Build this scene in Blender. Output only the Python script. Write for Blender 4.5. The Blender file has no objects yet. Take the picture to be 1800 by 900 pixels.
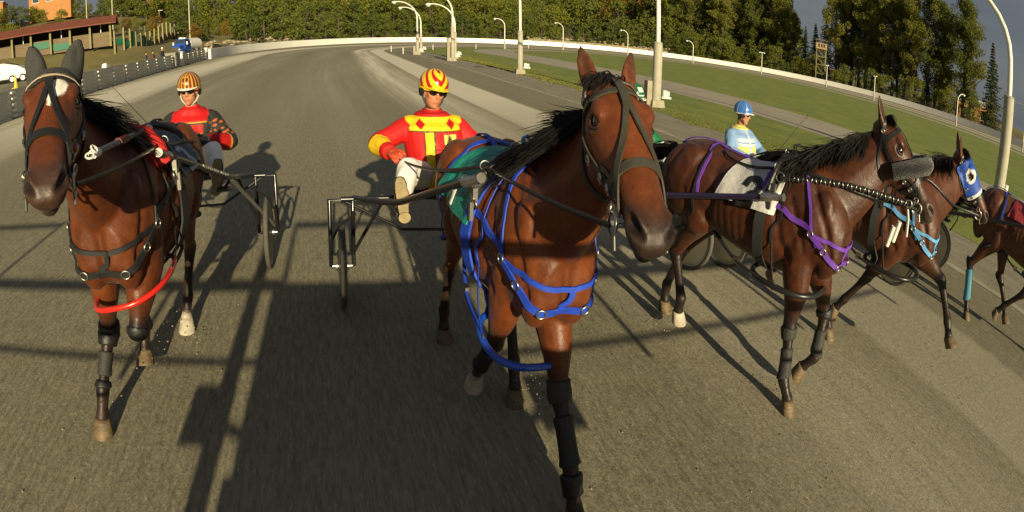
import bpy, math, random
import numpy as np
from mathutils import Vector, Matrix
from mathutils.bvhtree import BVHTree

R = math.radians
scene = bpy.context.scene
COL = scene.collection
random.seed(7)

# ------------------------------------------------------------------ camera, world, sun, exposure
CAM_H = 2.05
cam_data = bpy.data.cameras.new("camera")
cam = bpy.data.objects.new("camera", cam_data)
COL.objects.link(cam)
cam_data.type = 'PANO'
cam_data.panorama_type = 'FISHEYE_EQUISOLID'
cam_data.sensor_width = 36.0
cam_data.sensor_fit = 'HORIZONTAL'
cam_data.fisheye_lens = 20.0            # a 15 mm full frame fisheye, the picture cropped from its right upper part
cam_data.fisheye_fov = R(180)
cam_data.shift_x = (900 - 600) / 1800.0
cam_data.shift_y = (383 - 450) / 900.0
cam_data.clip_start = 0.05
cam_data.clip_end = 6000
_p, _r = R(18.6), R(-1.45)
_fw = Vector((0, math.cos(_p), -math.sin(_p)))
_up = Vector((0, math.sin(_p), math.cos(_p)))
_rt = Vector((1, 0, 0))
_rt2 = _rt * math.cos(_r) + _up * math.sin(_r)
_up2 = _up * math.cos(_r) - _rt * math.sin(_r)
cam.matrix_world = Matrix(((_rt2.x, _up2.x, -_fw.x, 0), (_rt2.y, _up2.y, -_fw.y, 0), (_rt2.z, _up2.z, -_fw.z, CAM_H), (0, 0, 0, 1)))
scene.camera = cam

SUN_EL, SUN_AZ = R(17.5), R(180)         # low sun straight behind the camera (from -Y)
world = bpy.data.worlds.new("World")
scene.world = world
world.use_nodes = True
wn = world.node_tree
for n in list(wn.nodes):
    wn.nodes.remove(n)
sky = wn.nodes.new('ShaderNodeTexSky')
sky.sky_type = 'NISHITA'
sky.sun_disc = False
sky.sun_elevation = SUN_EL
sky.sun_rotation = SUN_AZ
sky.dust_density = 2.0
tc = wn.nodes.new('ShaderNodeTexCoord')
mp = wn.nodes.new('ShaderNodeMapping')
mp.inputs['Scale'].default_value = (1.2, 1.2, 5.0)
nz = wn.nodes.new('ShaderNodeTexNoise')
nz.inputs['Scale'].default_value = 2.2
nz.inputs['Detail'].default_value = 7
cr = wn.nodes.new('ShaderNodeValToRGB')
cr.color_ramp.elements[0].position = 0.35
cr.color_ramp.elements[0].color = (1.55, 1.75, 2.05, 1)
cr.color_ramp.elements[1].position = 0.68
cr.color_ramp.elements[1].color = (2.7, 2.8, 2.95, 1)
mx = wn.nodes.new('ShaderNodeMix')
mx.data_type = 'RGBA'
mx.inputs['Factor'].default_value = 0.86
bg = wn.nodes.new('ShaderNodeBackground')
bg.inputs['Strength'].default_value = 0.050
wo = wn.nodes.new('ShaderNodeOutputWorld')
wl = wn.links.new
wl(tc.outputs['Generated'], mp.inputs['Vector'])
wl(mp.outputs[0], nz.inputs['Vector'])
wl(nz.outputs[0], cr.inputs[0])
wl(sky.outputs[0], mx.inputs['A'])
wl(cr.outputs[0], mx.inputs['B'])
wl(mx.outputs['Result'], bg.inputs['Color'])
wl(bg.outputs[0], wo.inputs[0])

sun_d = bpy.data.lights.new("sun", 'SUN')
sun_d.energy = 5.0
sun_d.angle = R(0.6)
sun_d.color = (1.0, 0.85, 0.54)
sun = bpy.data.objects.new("sun", sun_d)
COL.objects.link(sun)
sun.rotation_euler = (R(90) - SUN_EL, 0, 0)   # shines along +Y and down
sun.location = (0, -20, 20)

scene.view_settings.view_transform = 'Standard'
scene.view_settings.look = 'None'
scene.view_settings.exposure = 0.52
scene.view_settings.gamma = 1.0
scene.view_settings.use_curve_mapping = False
scene.cycles.max_bounces = 5
scene.cycles.transparent_max_bounces = 6
scene.cycles.use_denoising = True

# ------------------------------------------------------------------ helpers
def lin(r, g, b):
    f = lambda c: (c / 255 / 12.92) if c / 255 < 0.04045 else ((c / 255 + 0.055) / 1.055) ** 2.4
    return (f(r), f(g), f(b))

MATS = {}
def mat(name, color=(.5, .5, .5), rough=.6, metal=0.0, var=0.0, vscale=8.0, bump=0.0, bscale=60.0, spec=.5, attr=False,
        coat=0.0, sheen=0.0, stretch=(1, 1, 1), color2=None, obj_coords=True, trans=0.0):
    if name in MATS:
        return MATS[name]
    m = bpy.data.materials.new(name)
    m.use_nodes = True
    nt = m.node_tree
    b = nt.nodes['Principled BSDF']
    b.inputs['Roughness'].default_value = rough
    b.inputs['Metallic'].default_value = metal
    b.inputs['Specular IOR Level'].default_value = spec
    if coat:
        b.inputs['Coat Weight'].default_value = coat
        b.inputs['Coat Roughness'].default_value = .15
    if sheen:
        b.inputs['Sheen Weight'].default_value = sheen
        b.inputs['Sheen Roughness'].default_value = .4
    if trans:
        b.inputs['Alpha'].default_value = 1 - trans
    b.inputs['Base Color'].default_value = (*color, 1)
    L = nt.links.new
    t = nt.nodes.new('ShaderNodeTexCoord')
    mpn = nt.nodes.new('ShaderNodeMapping')
    mpn.inputs['Scale'].default_value = stretch
    L(t.outputs['Object'], mpn.inputs['Vector'])
    src = None
    if attr:
        a = nt.nodes.new('ShaderNodeAttribute')
        a.attribute_name = 'Col'
        src = a.outputs['Color']
        L(src, b.inputs['Base Color'])
    if var > 0 or color2:
        n1 = nt.nodes.new('ShaderNodeTexNoise')
        n1.inputs['Scale'].default_value = vscale
        n1.inputs['Detail'].default_value = 6
        n1.inputs['Roughness'].default_value = .65
        L(mpn.outputs[0], n1.inputs['Vector'])
        rp = nt.nodes.new('ShaderNodeValToRGB')
        rp.color_ramp.elements[0].position = .3
        rp.color_ramp.elements[1].position = .7
        if color2:
            rp.color_ramp.elements[0].color = (*color, 1)
            rp.color_ramp.elements[1].color = (*color2, 1)
            L(n1.outputs[0], rp.inputs[0])
            L(rp.outputs[0], b.inputs['Base Color'])
        else:
            rp.color_ramp.elements[0].color = (1 - var, 1 - var, 1 - var, 1)
            rp.color_ramp.elements[1].color = (1 + var, 1 + var, 1 + var, 1)
            L(n1.outputs[0], rp.inputs[0])
            mu = nt.nodes.new('ShaderNodeMix')
            mu.data_type = 'RGBA'
            mu.blend_type = 'MULTIPLY'
            mu.inputs['Factor'].default_value = 1
            if src:
                L(src, mu.inputs['A'])
            else:
                mu.inputs['A'].default_value = (*color, 1)
            L(rp.outputs[0], mu.inputs['B'])
            L(mu.outputs['Result'], b.inputs['Base Color'])
    if bump > 0:
        n2 = nt.nodes.new('ShaderNodeTexNoise')
        n2.inputs['Scale'].default_value = bscale
        n2.inputs['Detail'].default_value = 4
        L(mpn.outputs[0], n2.inputs['Vector'])
        bp = nt.nodes.new('ShaderNodeBump')
        bp.inputs['Strength'].default_value = bump
        bp.inputs['Distance'].default_value = .02
        L(n2.outputs[0], bp.inputs['Height'])
        L(bp.outputs[0], b.inputs['Normal'])
    MATS[name] = m
    return m

def nrm(v):
    v = np.asarray(v, float)
    return v / (np.linalg.norm(v) + 1e-12)

def V3(*a):
    return np.array(a, float)

class MB:
    def __init__(s):
        s.v = []; s.f = []; s.mi = []
    def add(s, vs, fs, mi=0):
        o = len(s.v)
        s.v.extend([tuple(map(float, p)) for p in vs])
        s.f.extend([tuple(i + o for i in q) for q in fs])
        s.mi.extend([mi] * len(fs))
        return s
    def box(s, c, d, rot=None, mi=0, taper=1.0):
        hx, hy, hz = d[0] / 2, d[1] / 2, d[2] / 2
        P = []
        for z in (-1, 1):
            k = taper if z > 0 else 1
            for x, y in ((-1, -1), (1, -1), (1, 1), (-1, 1)):
                P.append(V3(x * hx * k, y * hy * k, z * hz))
        if rot is not None:
            M = np.array(rot)
            P = [M @ p for p in P]
        P = [p + V3(*c) for p in P]
        return s.add(P, [(3, 2, 1, 0), (4, 5, 6, 7), (0, 1, 5, 4), (1, 2, 6, 5), (2, 3, 7, 6), (3, 0, 4, 7)], mi)
    def loft(s, rings, mi=0, cap=True, closed=False):
        n = len(rings[0]); m = len(rings)
        vs = [p for r in rings for p in r]
        fs = []
        for i in range(m if closed else m - 1):
            a = i * n; b = ((i + 1) % m) * n
            for j in range(n):
                k = (j + 1) % n
                fs.append((a + j, a + k, b + k, b + j))
        if cap and not closed:
            c0 = np.mean(rings[0], 0); c1 = np.mean(rings[-1], 0)
            vs = vs + [c0, c1]
            i0, i1 = m * n, m * n + 1
            for j in range(n):
                k = (j + 1) % n
                fs.append((i0, k, j)); fs.append((i1, (m - 1) * n + j, (m - 1) * n + k))
        return s.add(vs, fs, mi)
    def tube(s, pts, r, n=8, mi=0, closed=False, cap=True, ref=None, flat=1.0):
        pts = [np.asarray(p, float) for p in pts]
        m = len(pts)
        rr = [r] * m if np.isscalar(r) else list(r)
        T = []
        for i in range(m):
            if closed:
                t = pts[(i + 1) % m] - pts[i - 1]
            else:
                t = pts[min(i + 1, m - 1)] - pts[max(i - 1, 0)]
            T.append(nrm(t))
        u = np.asarray(ref, float) if ref is not None else (V3(0, 0, 1) if abs(T[0][2]) < .9 else V3(1, 0, 0))
        rings = []
        for i in range(m):
            u = nrm(u - T[i] * (u @ T[i])); w = np.cross(T[i], u)
            rings.append([pts[i] + rr[i] * (math.cos(2 * math.pi * j / n) * u + flat * math.sin(2 * math.pi * j / n) * w) for j in range(n)])
        return s.loft(rings, mi, cap, closed)
    def ell(s, c, r, axes=None, n=14, m=9, mi=0):
        c = np.asarray(c, float)
        r = (r, r, r) if np.isscalar(r) else r
        A = np.eye(3) if axes is None else np.array(axes, float)
        rings = []
        for i in range(m):
            t = math.pi * (i + .5) / m
            rings.append([c + A[2] * r[2] * math.cos(t) + math.sin(t) * (A[0] * r[0] * math.cos(2 * math.pi * j / n) + A[1] * r[1] * math.sin(2 * math.pi * j / n)) for j in range(n)])
        rings = rings[::-1]
        return s.loft(rings, mi)
    def torus(s, c, ax, Rr, r, n=24, m=8, mi=0, sq=1.0):
        ax = nrm(ax)
        u = nrm(np.cross(ax, V3(0, 0, 1) if abs(ax[2]) < .9 else V3(1, 0, 0))); w = np.cross(ax, u)
        pts = [np.asarray(c, float) + Rr * (math.cos(2 * math.pi * i / n) * u + sq * math.sin(2 * math.pi * i / n) * w) for i in range(n)]
        return s.tube(pts, r, m, mi, closed=True, ref=ax)
    def build(s, name, mats, parent=None, smooth=True, col=None):
        return mkobj(name, s.v, s.f, mats, parent, smooth, col, s.mi)

def mkobj(name, verts, faces, mats, parent=None, smooth=True, col=None, mi=None, sharp=True):
    me = bpy.data.meshes.new(name)
    if isinstance(verts, np.ndarray):
        verts = verts.tolist()
    me.from_pydata(verts, [], faces)
    if not isinstance(mats, (list, tuple)):
        mats = [mats]
    for m in mats:
        me.materials.append(m)
    if mi is not None and len(mats) > 1:
        me.polygons.foreach_set('material_index', mi)
    if smooth:
        me.polygons.foreach_set('use_smooth', [True] * len(me.polygons))
    if smooth and sharp:
        me.set_sharp_from_angle(angle=R(66))
    if col is not None:
        a = me.color_attributes.new('Col', 'FLOAT_COLOR', 'POINT')
        c = np.ones((len(verts), 4)); c[:, :3] = col
        a.data.foreach_set('color', c.ravel())
    me.update()
    o = bpy.data.objects.new(name, me)
    COL.objects.link(o)
    if parent is not None:
        o.parent = parent
    return o

def empty(name, loc=(0, 0, 0), rz=0.0):
    o = bpy.data.objects.new(name, None)
    o.empty_display_size = .2
    COL.objects.link(o)
    o.location = loc
    o.rotation_euler = (0, 0, rz)
    return o

def tag(o, label=None, cat=None, group=None, kind=None):
    if label: o['label'] = label
    if cat: o['category'] = cat
    if group: o['group'] = group
    if kind: o['kind'] = kind
    return o

def copy_tree(o, parent=None):
    c = o.copy()
    COL.objects.link(c)
    if parent is not None:
        c.parent = parent
    for ch in list(o.children):
        copy_tree(ch, c)
    return c

def remesh(mb, voxel, it=6, lam=.5):
    me = bpy.data.meshes.new('tmp')
    me.from_pydata(mb.v, [], mb.f)
    o = bpy.data.objects.new('tmp', me)
    COL.objects.link(o)
    md = o.modifiers.new('r', 'REMESH')
    md.mode = 'VOXEL'
    md.voxel_size = voxel
    dg = bpy.context.evaluated_depsgraph_get()
    e = o.evaluated_get(dg).to_mesh()
    n = len(e.vertices)
    V = np.zeros(n * 3); e.vertices.foreach_get('co', V); V = V.reshape(-1, 3)
    ne = len(e.edges)
    E = np.zeros(ne * 2, int); e.edges.foreach_get('vertices', E); E = E.reshape(-1, 2)
    F = [tuple(p.vertices) for p in e.polygons]
    bpy.data.objects.remove(o); bpy.data.meshes.remove(me)
    deg = np.bincount(E.ravel(), minlength=n)[:, None].astype(float)
    for k in range(it):
        for l in ((lam,) if k % 3 == 0 else (lam, -lam * 1.04)):
            S = np.zeros_like(V)
            for d in range(3):
                S[:, d] = np.bincount(E[:, 0], V[E[:, 1], d], n) + np.bincount(E[:, 1], V[E[:, 0], d], n)
            V = V + l * (S / np.maximum(deg, 1) - V)
    return V, F

def pieces(mb, name, m, parent):
    """build every separate piece of a mesh collection as an object of its own"""
    n = len(mb.v); par = list(range(n))
    def find(a):
        while par[a] != a:
            par[a] = par[par[a]]; a = par[a]
        return a
    for f in mb.f:
        for q in f[1:]: par[find(q)] = find(f[0])
    groups = {}
    for f in mb.f: groups.setdefault(find(f[0]), []).append(f)
    out = []
    for r, fs in groups.items():
        ids = sorted({i for f in fs for i in f}); mp_ = {i: k for k, i in enumerate(ids)}
        out.append(mkobj(name, [mb.v[i] for i in ids], [tuple(mp_[i] for i in f) for f in fs], m, parent))
    return out

def bvh_of(V, F):
    return BVHTree.FromPolygons([Vector(p) for p in V], F)

def catmull(P, step=.03, closed=False):
    P = [np.asarray(p, float) for p in P]
    n = len(P); out = []
    for i in range(n if closed else n - 1):
        if closed:
            p0, p1, p2, p3 = P[i - 1], P[i], P[(i + 1) % n], P[(i + 2) % n]
        else:
            p1, p2 = P[i], P[i + 1]
            p0 = P[i - 1] if i else 2 * p1 - p2
            p3 = P[i + 2] if i + 2 < n else 2 * p2 - p1
        k = max(1, int(np.linalg.norm(p2 - p1) / step))
        for j in range(k):
            t = j / k
            out.append(.5 * ((2 * p1) + (-p0 + p2) * t + (2 * p0 - 5 * p1 + 4 * p2 - p3) * t * t + (-p0 + 3 * p1 - 3 * p2 + p3) * t ** 3))
    if not closed:
        out.append(P[-1])
    return out

def strap(mb, bvh, pts, w=.02, th=.005, off=.004, closed=False, step=.025, mi=0, sm=3):
    """a flat strap that lies on the surface in bvh"""
    C = catmull(pts, step, closed)
    Q = []; N = []
    for p in C:
        loc, no, _, d = bvh.find_nearest(Vector(p))
        Q.append(np.array(loc)); N.append(np.array(no))
    Q = np.array(Q); N = np.array(N)
    for _ in range(sm):
        if closed:
            N = (N + np.roll(N, 1, 0) + np.roll(N, -1, 0))
            Q = .5 * Q + .25 * (np.roll(Q, 1, 0) + np.roll(Q, -1, 0))
        else:
            N2 = N.copy(); N2[1:-1] = N[1:-1] + N[:-2] + N[2:]; N = N2
            Q2 = Q.copy(); Q2[1:-1] = .5 * Q[1:-1] + .25 * (Q[:-2] + Q[2:]); Q = Q2
        N /= np.linalg.norm(N, axis=1)[:, None] + 1e-9
    rings = []
    m = len(Q)
    for i in range(m):
        # stay outside the surface after smoothing
        loc, no, _, d = bvh.find_nearest(Vector(Q[i]))
        t = nrm((Q[(i + 1) % m] - Q[i - 1]) if closed else (Q[min(i + 1, m - 1)] - Q[max(i - 1, 0)]))
        nn = nrm(N[i] - t * (N[i] @ t))
        b = np.cross(t, nn)
        base = np.array(loc)
        o1 = base + nn * off; o2 = base + nn * (off + th)
        rings.append([o1 - b * w / 2, o2 - b * w * .46, o2 + b * w * .46, o1 + b * w / 2][::-1])
    mb.loft(rings, mi, True, closed)
    return Q

def spline_r(P, Rr, per=5):
    """resample joints and radii (tuples) smoothly"""
    P = np.array(P, float); Rr = np.array(Rr, float)
    A = np.hstack([P, Rr])
    out = []
    n = len(A)
    for i in range(n - 1):
        p1, p2 = A[i], A[i + 1]
        p0 = A[i - 1] if i else 2 * p1 - p2
        p3 = A[i + 2] if i + 2 < n else 2 * p2 - p1
        m1 = (p2 - p0) * .35; m2 = (p3 - p1) * .35
        for j in range(per):
            t = j / per
            out.append((2 * t ** 3 - 3 * t * t + 1) * p1 + (t ** 3 - 2 * t * t + t) * m1 + (-2 * t ** 3 + 3 * t * t) * p2 + (t ** 3 - t * t) * m2)
    out.append(A[-1])
    out = np.array(out)
    return out[:, :3], out[:, 3:]

def limb(mb, P, Rr, lat, n=14, per=5):
    C, Q = spline_r(P, Rr, per)
    m = len(C); rings = []
    lat = nrm(lat)
    for i in range(m):
        t = nrm(C[min(i + 1, m - 1)] - C[max(i - 1, 0)])
        u = nrm(lat - t * (lat @ t)); w = np.cross(t, u)
        rings.append([C[i] + u * Q[i, 0] * math.cos(2 * math.pi * j / n) + w * Q[i, 1] * math.sin(2 * math.pi * j / n) for j in range(n)])
    mb.loft(rings)
    return C, Q

def sstep(a, b, x):
    t = np.clip((x - a) / (b - a), 0, 1)
    return t * t * (3 - 2 * t)

# ------------------------------------------------------------------ the setting: terrain, track, infield
WALL = [(-14.0, 62), (-13.6, 80), (-8, 100), (4, 120), (19, 133), (39, 140), (60, 140), (80, 133), (96, 119), (108, 101), (115, 80), (118, 55), (118, 20), (118, -20), (118, -80)]
WALL = [np.array(p) for p in catmull([(x, y, 0) for x, y in WALL], 1.5)]
W_az = np.array([math.degrees(math.atan2(p[0], p[1])) for p in WALL])
W_r = np.array([math.hypot(p[0], p[1]) for p in WALL])
_o = np.argsort(W_az)
def wall_r(az):
    return np.interp(az, W_az[_o], W_r[_o])
AZK = [-180, -70, -34, -21, -15, -10, 0, 20, 40, 55, 75, 110, 180]
H1 = [1, 3.2, 3.2, 3.2, 3.0, 2.0, 2.0, 2.0, 1.2, .6, .3, .3, 1]
W1 = [10, 9, 9, 9, 12, 16, 16, 16, 16, 16, 16, 16, 10]
H2 = [4, 15, 15, 14, 13, 12, 13, 12, 9, 5, 3, 3, 4]
def terrain_z(x, y):
    x = np.asarray(x, float); y = np.asarray(y, float)
    az = np.degrees(np.arctan2(x, y)); r = np.hypot(x, y)
    left = np.interp(az, [-180, -70, -34, -21, -15, -11], [60, 66, 73, 76, 100, 110])
    r0 = np.where(az < -11, left, wall_r(az) + 3.0)
    h1 = np.interp(az, AZK, H1); w1 = np.interp(az, AZK, W1); h2 = np.interp(az, AZK, H2)
    z = h1 * sstep(0, 1, (r - r0) / w1) + h2 * sstep(0, 1, (r - r0 - w1) / 150)
    z = z + .35 * np.sin(x * .11 + 1) * np.sin(y * .13) * sstep(0, 1, (r - r0) / 30)
    z = np.where((y < 0) & (np.abs(az) > 120), 0, z)
    return z

def sheet(name, poly, z, m, kind='structure'):
    V = [(x, y, z) for x, y in poly]
    o = mkobj(name, V, [tuple(range(len(V)))], m, smooth=False)
    tag(o, kind=kind)
    return o

def stadium(r, y0=-90, n=48):
    pts = [(45 + r, y0)]
    for i in range(n + 1):
        a = math.pi * i / n
        pts.append((45 + r * math.cos(a), 62 + r * math.sin(a)))
    pts.append((45 - r, 24)); pts.append((45 - r + .042 * (24 - y0), y0))
    return pts

def ring_sheet(name, r1, r2, z, m, y0=-90, n=48):
    A, B = stadium(r1, y0, n), stadium(r2, y0, n)
    V = [(x, y, z) for x, y in A] + [(x, y, z) for x, y in B]
    k = len(A)
    F = [(i, i + 1, k + i + 1, k + i) for i in range(k - 1)]
    o = mkobj(name, V, F, m, smooth=False)
    tag(o, kind='structure')
    return o

# --- ground material of the racing strip: rolled stone dust, raked along the strip, with pale dusty wheel lanes
def track_material():
    m = bpy.data.materials.new('stone_dust_track')
    m.use_nodes = True
    nt = m.node_tree; L = nt.links.new; N = nt.nodes.new
    b = nt.nodes['Principled BSDF']
    b.inputs['Roughness'].default_value = .92
    b.inputs['Specular IOR Level'].default_value = .25
    g = N('ShaderNodeTexCoord')
    sx = N('ShaderNodeSeparateXYZ'); L(g.outputs['Object'], sx.inputs[0])
    def M(op, a, bb=None, c=None):
        n = N('ShaderNodeMath'); n.operation = op
        for i, q in enumerate((a, bb, c)):
            if q is None: continue
            if isinstance(q, (int, float)): n.inputs[i].default_value = q
            else: L(q, n.inputs[i])
        return n.outputs[0]
    # s = distance outward from the inner line (stadium geometry), t = along
    dx = M('SUBTRACT', sx.outputs['X'], 45.0)
    dy = M('MAXIMUM', M('SUBTRACT', sx.outputs['Y'], 62.0), 0.0)
    rad = M('SQRT', M('ADD', M('MULTIPLY', dx, dx), M('MULTIPLY', dy, dy)))
    s = M('ADD', M('SUBTRACT', rad, 37.6), M('MULTIPLY', M('MAXIMUM', M('SUBTRACT', 24.0, sx.outputs['Y']), 0.0), .042))
    ang = M('MULTIPLY', M('ARCTAN2', dy, M('MULTIPLY', dx, -1.0)), 45.0)
    t = M('ADD', ang, M('MINIMUM', sx.outputs['Y'], 62.0))
    st = N('ShaderNodeCombineXYZ'); L(s, st.inputs['X']); L(t, st.inputs['Y'])
    def noise(scale, sc, det=6, rough=.6):
        mpn = N('ShaderNodeMapping'); mpn.inputs['Scale'].default_value = sc
        L(st.outputs[0], mpn.inputs['Vector'])
        n = N('ShaderNodeTexNoise'); n.inputs['Scale'].default_value = scale; n.inputs['Detail'].default_value = det
        n.inputs['Roughness'].default_value = rough
        L(mpn.outputs[0], n.inputs['Vector'])
        return n.outputs[0]
    def ramp(x, p0, c0, p1, c1):
        r = N('ShaderNodeValToRGB')
        r.color_ramp.elements[0].position = p0; r.color_ramp.elements[0].color = (*c0, 1)
        r.color_ramp.elements[1].position = p1; r.color_ramp.elements[1].color = (*c1, 1)
        L(x, r.inputs[0]); return r.outputs[0]
    def mix(f, a, c, mode='MIX'):
        n = N('ShaderNodeMix'); n.data_type = 'RGBA'; n.blend_type = mode
        if isinstance(f, (int, float)): n.inputs['Factor'].default_value = f
        else: L(f, n.inputs['Factor'])
        L(a, n.inputs['A']); L(c, n.inputs['B'])
        return n.outputs['Result']
    big = ramp(noise(.35, (1, .12, 1)), .3, (.180, .161, .106), .7, (.256, .230, .155))
    fine = ramp(noise(38, (1, .13, 1), 5, .75), .32, (.60, .60, .60), .68, (1.34, 1.34, 1.34))
    col = mix(1.0, big, fine, 'MULTIPLY')
    grit = ramp(noise(70, (1, .22, 1), 2, .5), .62, (0, 0, 0), .70, (1, 1, 1))
    pale = N('ShaderNodeRGB'); pale.outputs[0].default_value = (.36, .32, .21, 1)
    col = mix(M('MULTIPLY', grit, .75), col, pale.outputs[0])
    # pale dusty lanes
    lane_n = noise(1.6, (1, .03, 1), 5)
    lane_f = noise(6, (1, .02, 1), 5)
    def lane(c, w, amp):
        d = M('ABSOLUTE', M('SUBTRACT', s, c))
        v = M('SUBTRACT', 1.0, M('DIVIDE', d, w))
        v = M('MAXIMUM', v, 0.0)
        k = M('MULTIPLY', M('MULTIPLY', v, amp), M('MULTIPLY', M('SUBTRACT', lane_n, .18), M('MULTIPLY', lane_f, 3.2)))
        n = N('ShaderNodeClamp'); L(k, n.inputs[0]); n.inputs[2].default_value = .85
        return n.outputs[0]
    dust = N('ShaderNodeRGB'); dust.outputs[0].default_value = (.68, .63, .50, 1)
    far = M('MINIMUM', M('MAXIMUM', M('DIVIDE', M('SUBTRACT', t, 4.0), 14.0), .25), 1.0)
    for c, w, amp in ((3.0, .85, 9.0), (4.9, 1.3, 1.6), (8.0, 2.5, .25), (17.3, 2.4, 3.2), (13.0, 2.5, .3), (19.6, 1.0, .7)):
        col = mix(M('MULTIPLY', lane(c, w, amp), far), col, dust.outputs[0])
    L(col, b.inputs['Base Color'])
    bp = N('ShaderNodeBump'); bp.inputs['Strength'].default_value = .55; bp.inputs['Distance'].default_value = .02
    h = M('ADD', noise(45, (1, .35, 1), 4, .7), M('MULTIPLY', noise(7, (1, .12, 1), 3), .8))
    L(h, bp.inputs['Height']); L(bp.outputs[0], b.inputs['Normal'])
    return m

# terrain sheet (one sheet to the far hills), sunk a little where the track lies on it
def build_terrain():
    xs = np.concatenate([[-2500, -1200, -600], np.arange(-300, 341, 6.0), [700, 1300, 2500]])
    ys = np.concatenate([[-2500, -800, -300], np.arange(-150, 361, 6.0), [700, 1300, 2500]])
    X, Y = np.meshgrid(xs, ys)
    Z = terrain_z(X, Y) - .12
    V = np.stack([X.ravel(), Y.ravel(), Z.ravel()], 1)
    nx = len(xs); F = []
    for j in range(len(ys) - 1):
        for i in range(nx - 1):
            F.append((j * nx + i, j * nx + i + 1, (j + 1) * nx + i + 1, (j + 1) * nx + i))
    o = mkobj('hill', V, F, mat('rough_grass', (.11, .105, .03), .95, color2=(.21, .165, .06), vscale=.25, bump=.6, bscale=3))
    tag(o, kind='structure')
build_terrain()

wp = [(p[0] + .3, p[1]) for p in WALL]
track_poly = [(-60, -90)] + [(-60, 70), (-42, 76), (-28, 100), (-18, 120), (-10, 128)] + [(p[0], p[1]) for p in WALL if p[1] > 100 or p[0] > 60] + [(118, -90)]
# outside the wall the same dust forms the yard on the left; the wall stands on it
TR = track_material()
sheet('track', track_poly, 0.0, TR)
ring_sheet('gravel_shoulder', 37.5, 35.2, .004, mat('shoulder_gravel', (.17, .15, .105), .95, color2=(.27, .24, .175), vscale=3.0, bump=.7, bscale=40, stretch=(1, .3, 1)))
ring_sheet('track_line', 37.68, 37.5, .005, mat('dust_line', (.20, .175, .11), .9, color2=(.46, .42, .31), vscale=9, stretch=(1, .25, 1)))
GR = mat('infield_grass_short', (.095, .14, .017), .9, color2=(.22, .235, .037), vscale=.9, bump=.8, bscale=28, stretch=(1, .45, 1))
sheet('infield_grass', stadium(35.2), .009, GR)
ring_sheet('path', 29.2, 24.0, .014, mat('path_dust', (.26, .225, .17), .95, color2=(.35, .31, .235), vscale=1.2, bump=.4, bscale=30, stretch=(1, .2, 1)))

# grass blades along the near edge of the infield and dry weeds at the edge: nobody could count them
def grass_blades():
    rng = np.random.default_rng(3)
    n = 34000
    s = rng.gamma(1.2, .8, n); y = 6 + 46 * rng.random(n) ** 1.5
    x = 9.75 + .042 * np.maximum(0, 24 - y) + s + .25 * np.sin(y * 1.7) + .15 * np.sin(y * 4.1)
    k = (s < 4)
    x, y = x[k], y[k]; n = len(x)
    h = .012 + .03 * rng.random(n) * np.exp(-(x - 9.7) * .6); h *= 1 + .012 * y
    a = rng.random(n) * 6.28; w = .007 + .0011 * y
    V = np.zeros((n, 3, 3))
    V[:, 0] = np.stack([x - w * np.cos(a), y - w * np.sin(a), np.full(n, .0)], 1)
    V[:, 1] = np.stack([x + w * np.cos(a), y + w * np.sin(a), np.full(n, .0)], 1)
    V[:, 2] = np.stack([x + rng.normal(0, .04, n), y + rng.normal(0, .04, n), h], 1)
    F = [(3 * i, 3 * i + 1, 3 * i + 2) for i in range(n)]
    o = mkobj('edge_grass', V.reshape(-1, 3), F, mat('grass_blade', (.085, .105, .016), .8, color2=(.21, .19, .04), vscale=.8), smooth=False)
    tag(o, kind='stuff', label='short green and yellowing grass along the gravel edge of the infield', cat='grass')
grass_blades()

# clods and pebbles thrown on the track: stuff
def track_clods():
    rng = np.random.default_rng(5)
    mb = MB()
    for i in range(1500):
        y = 1.2 + 22 * rng.random() ** 1.8
        x = -9 + 16 * rng.random() if y > 6 else -4 + 11 * rng.random()
        r = (.003 + .006 * rng.random() ** 3) * (1 + .05 * y)
        p = V3(x, y, r * .4)
        q = [p + r * V3(math.cos(k * 1.57 + i), math.sin(k * 1.57 + i) * 1.3, rng.normal(0, .2)) for k in range(4)]
        mb.add(q + [p + V3(0, 0, r * .9)], [(0, 1, 4), (1, 2, 4), (2, 3, 4), (3, 0, 4)])
    o = mb.build('track_gravel', mat('clods', (.16, .135, .09), .95, color2=(.33, .29, .21), vscale=9), smooth=False)
    tag(o, kind='stuff', label='loose grit and small clods scattered over the track', cat='gravel')
track_clods()

# ------------------------------------------------------------------ walls and fences
CONC = mat('white_wall_paint', (.86, .84, .78), .7, var=.06, vscale=.6, bump=.2, bscale=6)
def run(mb, path, h0, h1, th, z0=0.0, zf=None):
    """a wall of thickness th following path (list of xyz)"""
    rings = []
    for i, p in enumerate(path):
        t = nrm((path[min(i + 1, len(path) - 1)] - path[max(i - 1, 0)]) * V3(1, 1, 0)); n = V3(-t[1], t[0], 0)
        zz = z0 if zf is None else zf(p)
        rings.append([V3(p[0], p[1], zz + h0) + n * th / 2, V3(p[0], p[1], zz + h1) + n * th * .4, V3(p[0], p[1], zz + h1) - n * th * .4, V3(p[0], p[1], zz + h0) - n * th / 2])
    mb.loft(rings)
w = MB(); run(w, WALL, 0.0, 1.12, .3)
o = w.build('track_wall', CONC, smooth=False)
tag(o, 'long low white concrete wall curving round the outside of the far turn', 'wall')

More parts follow.
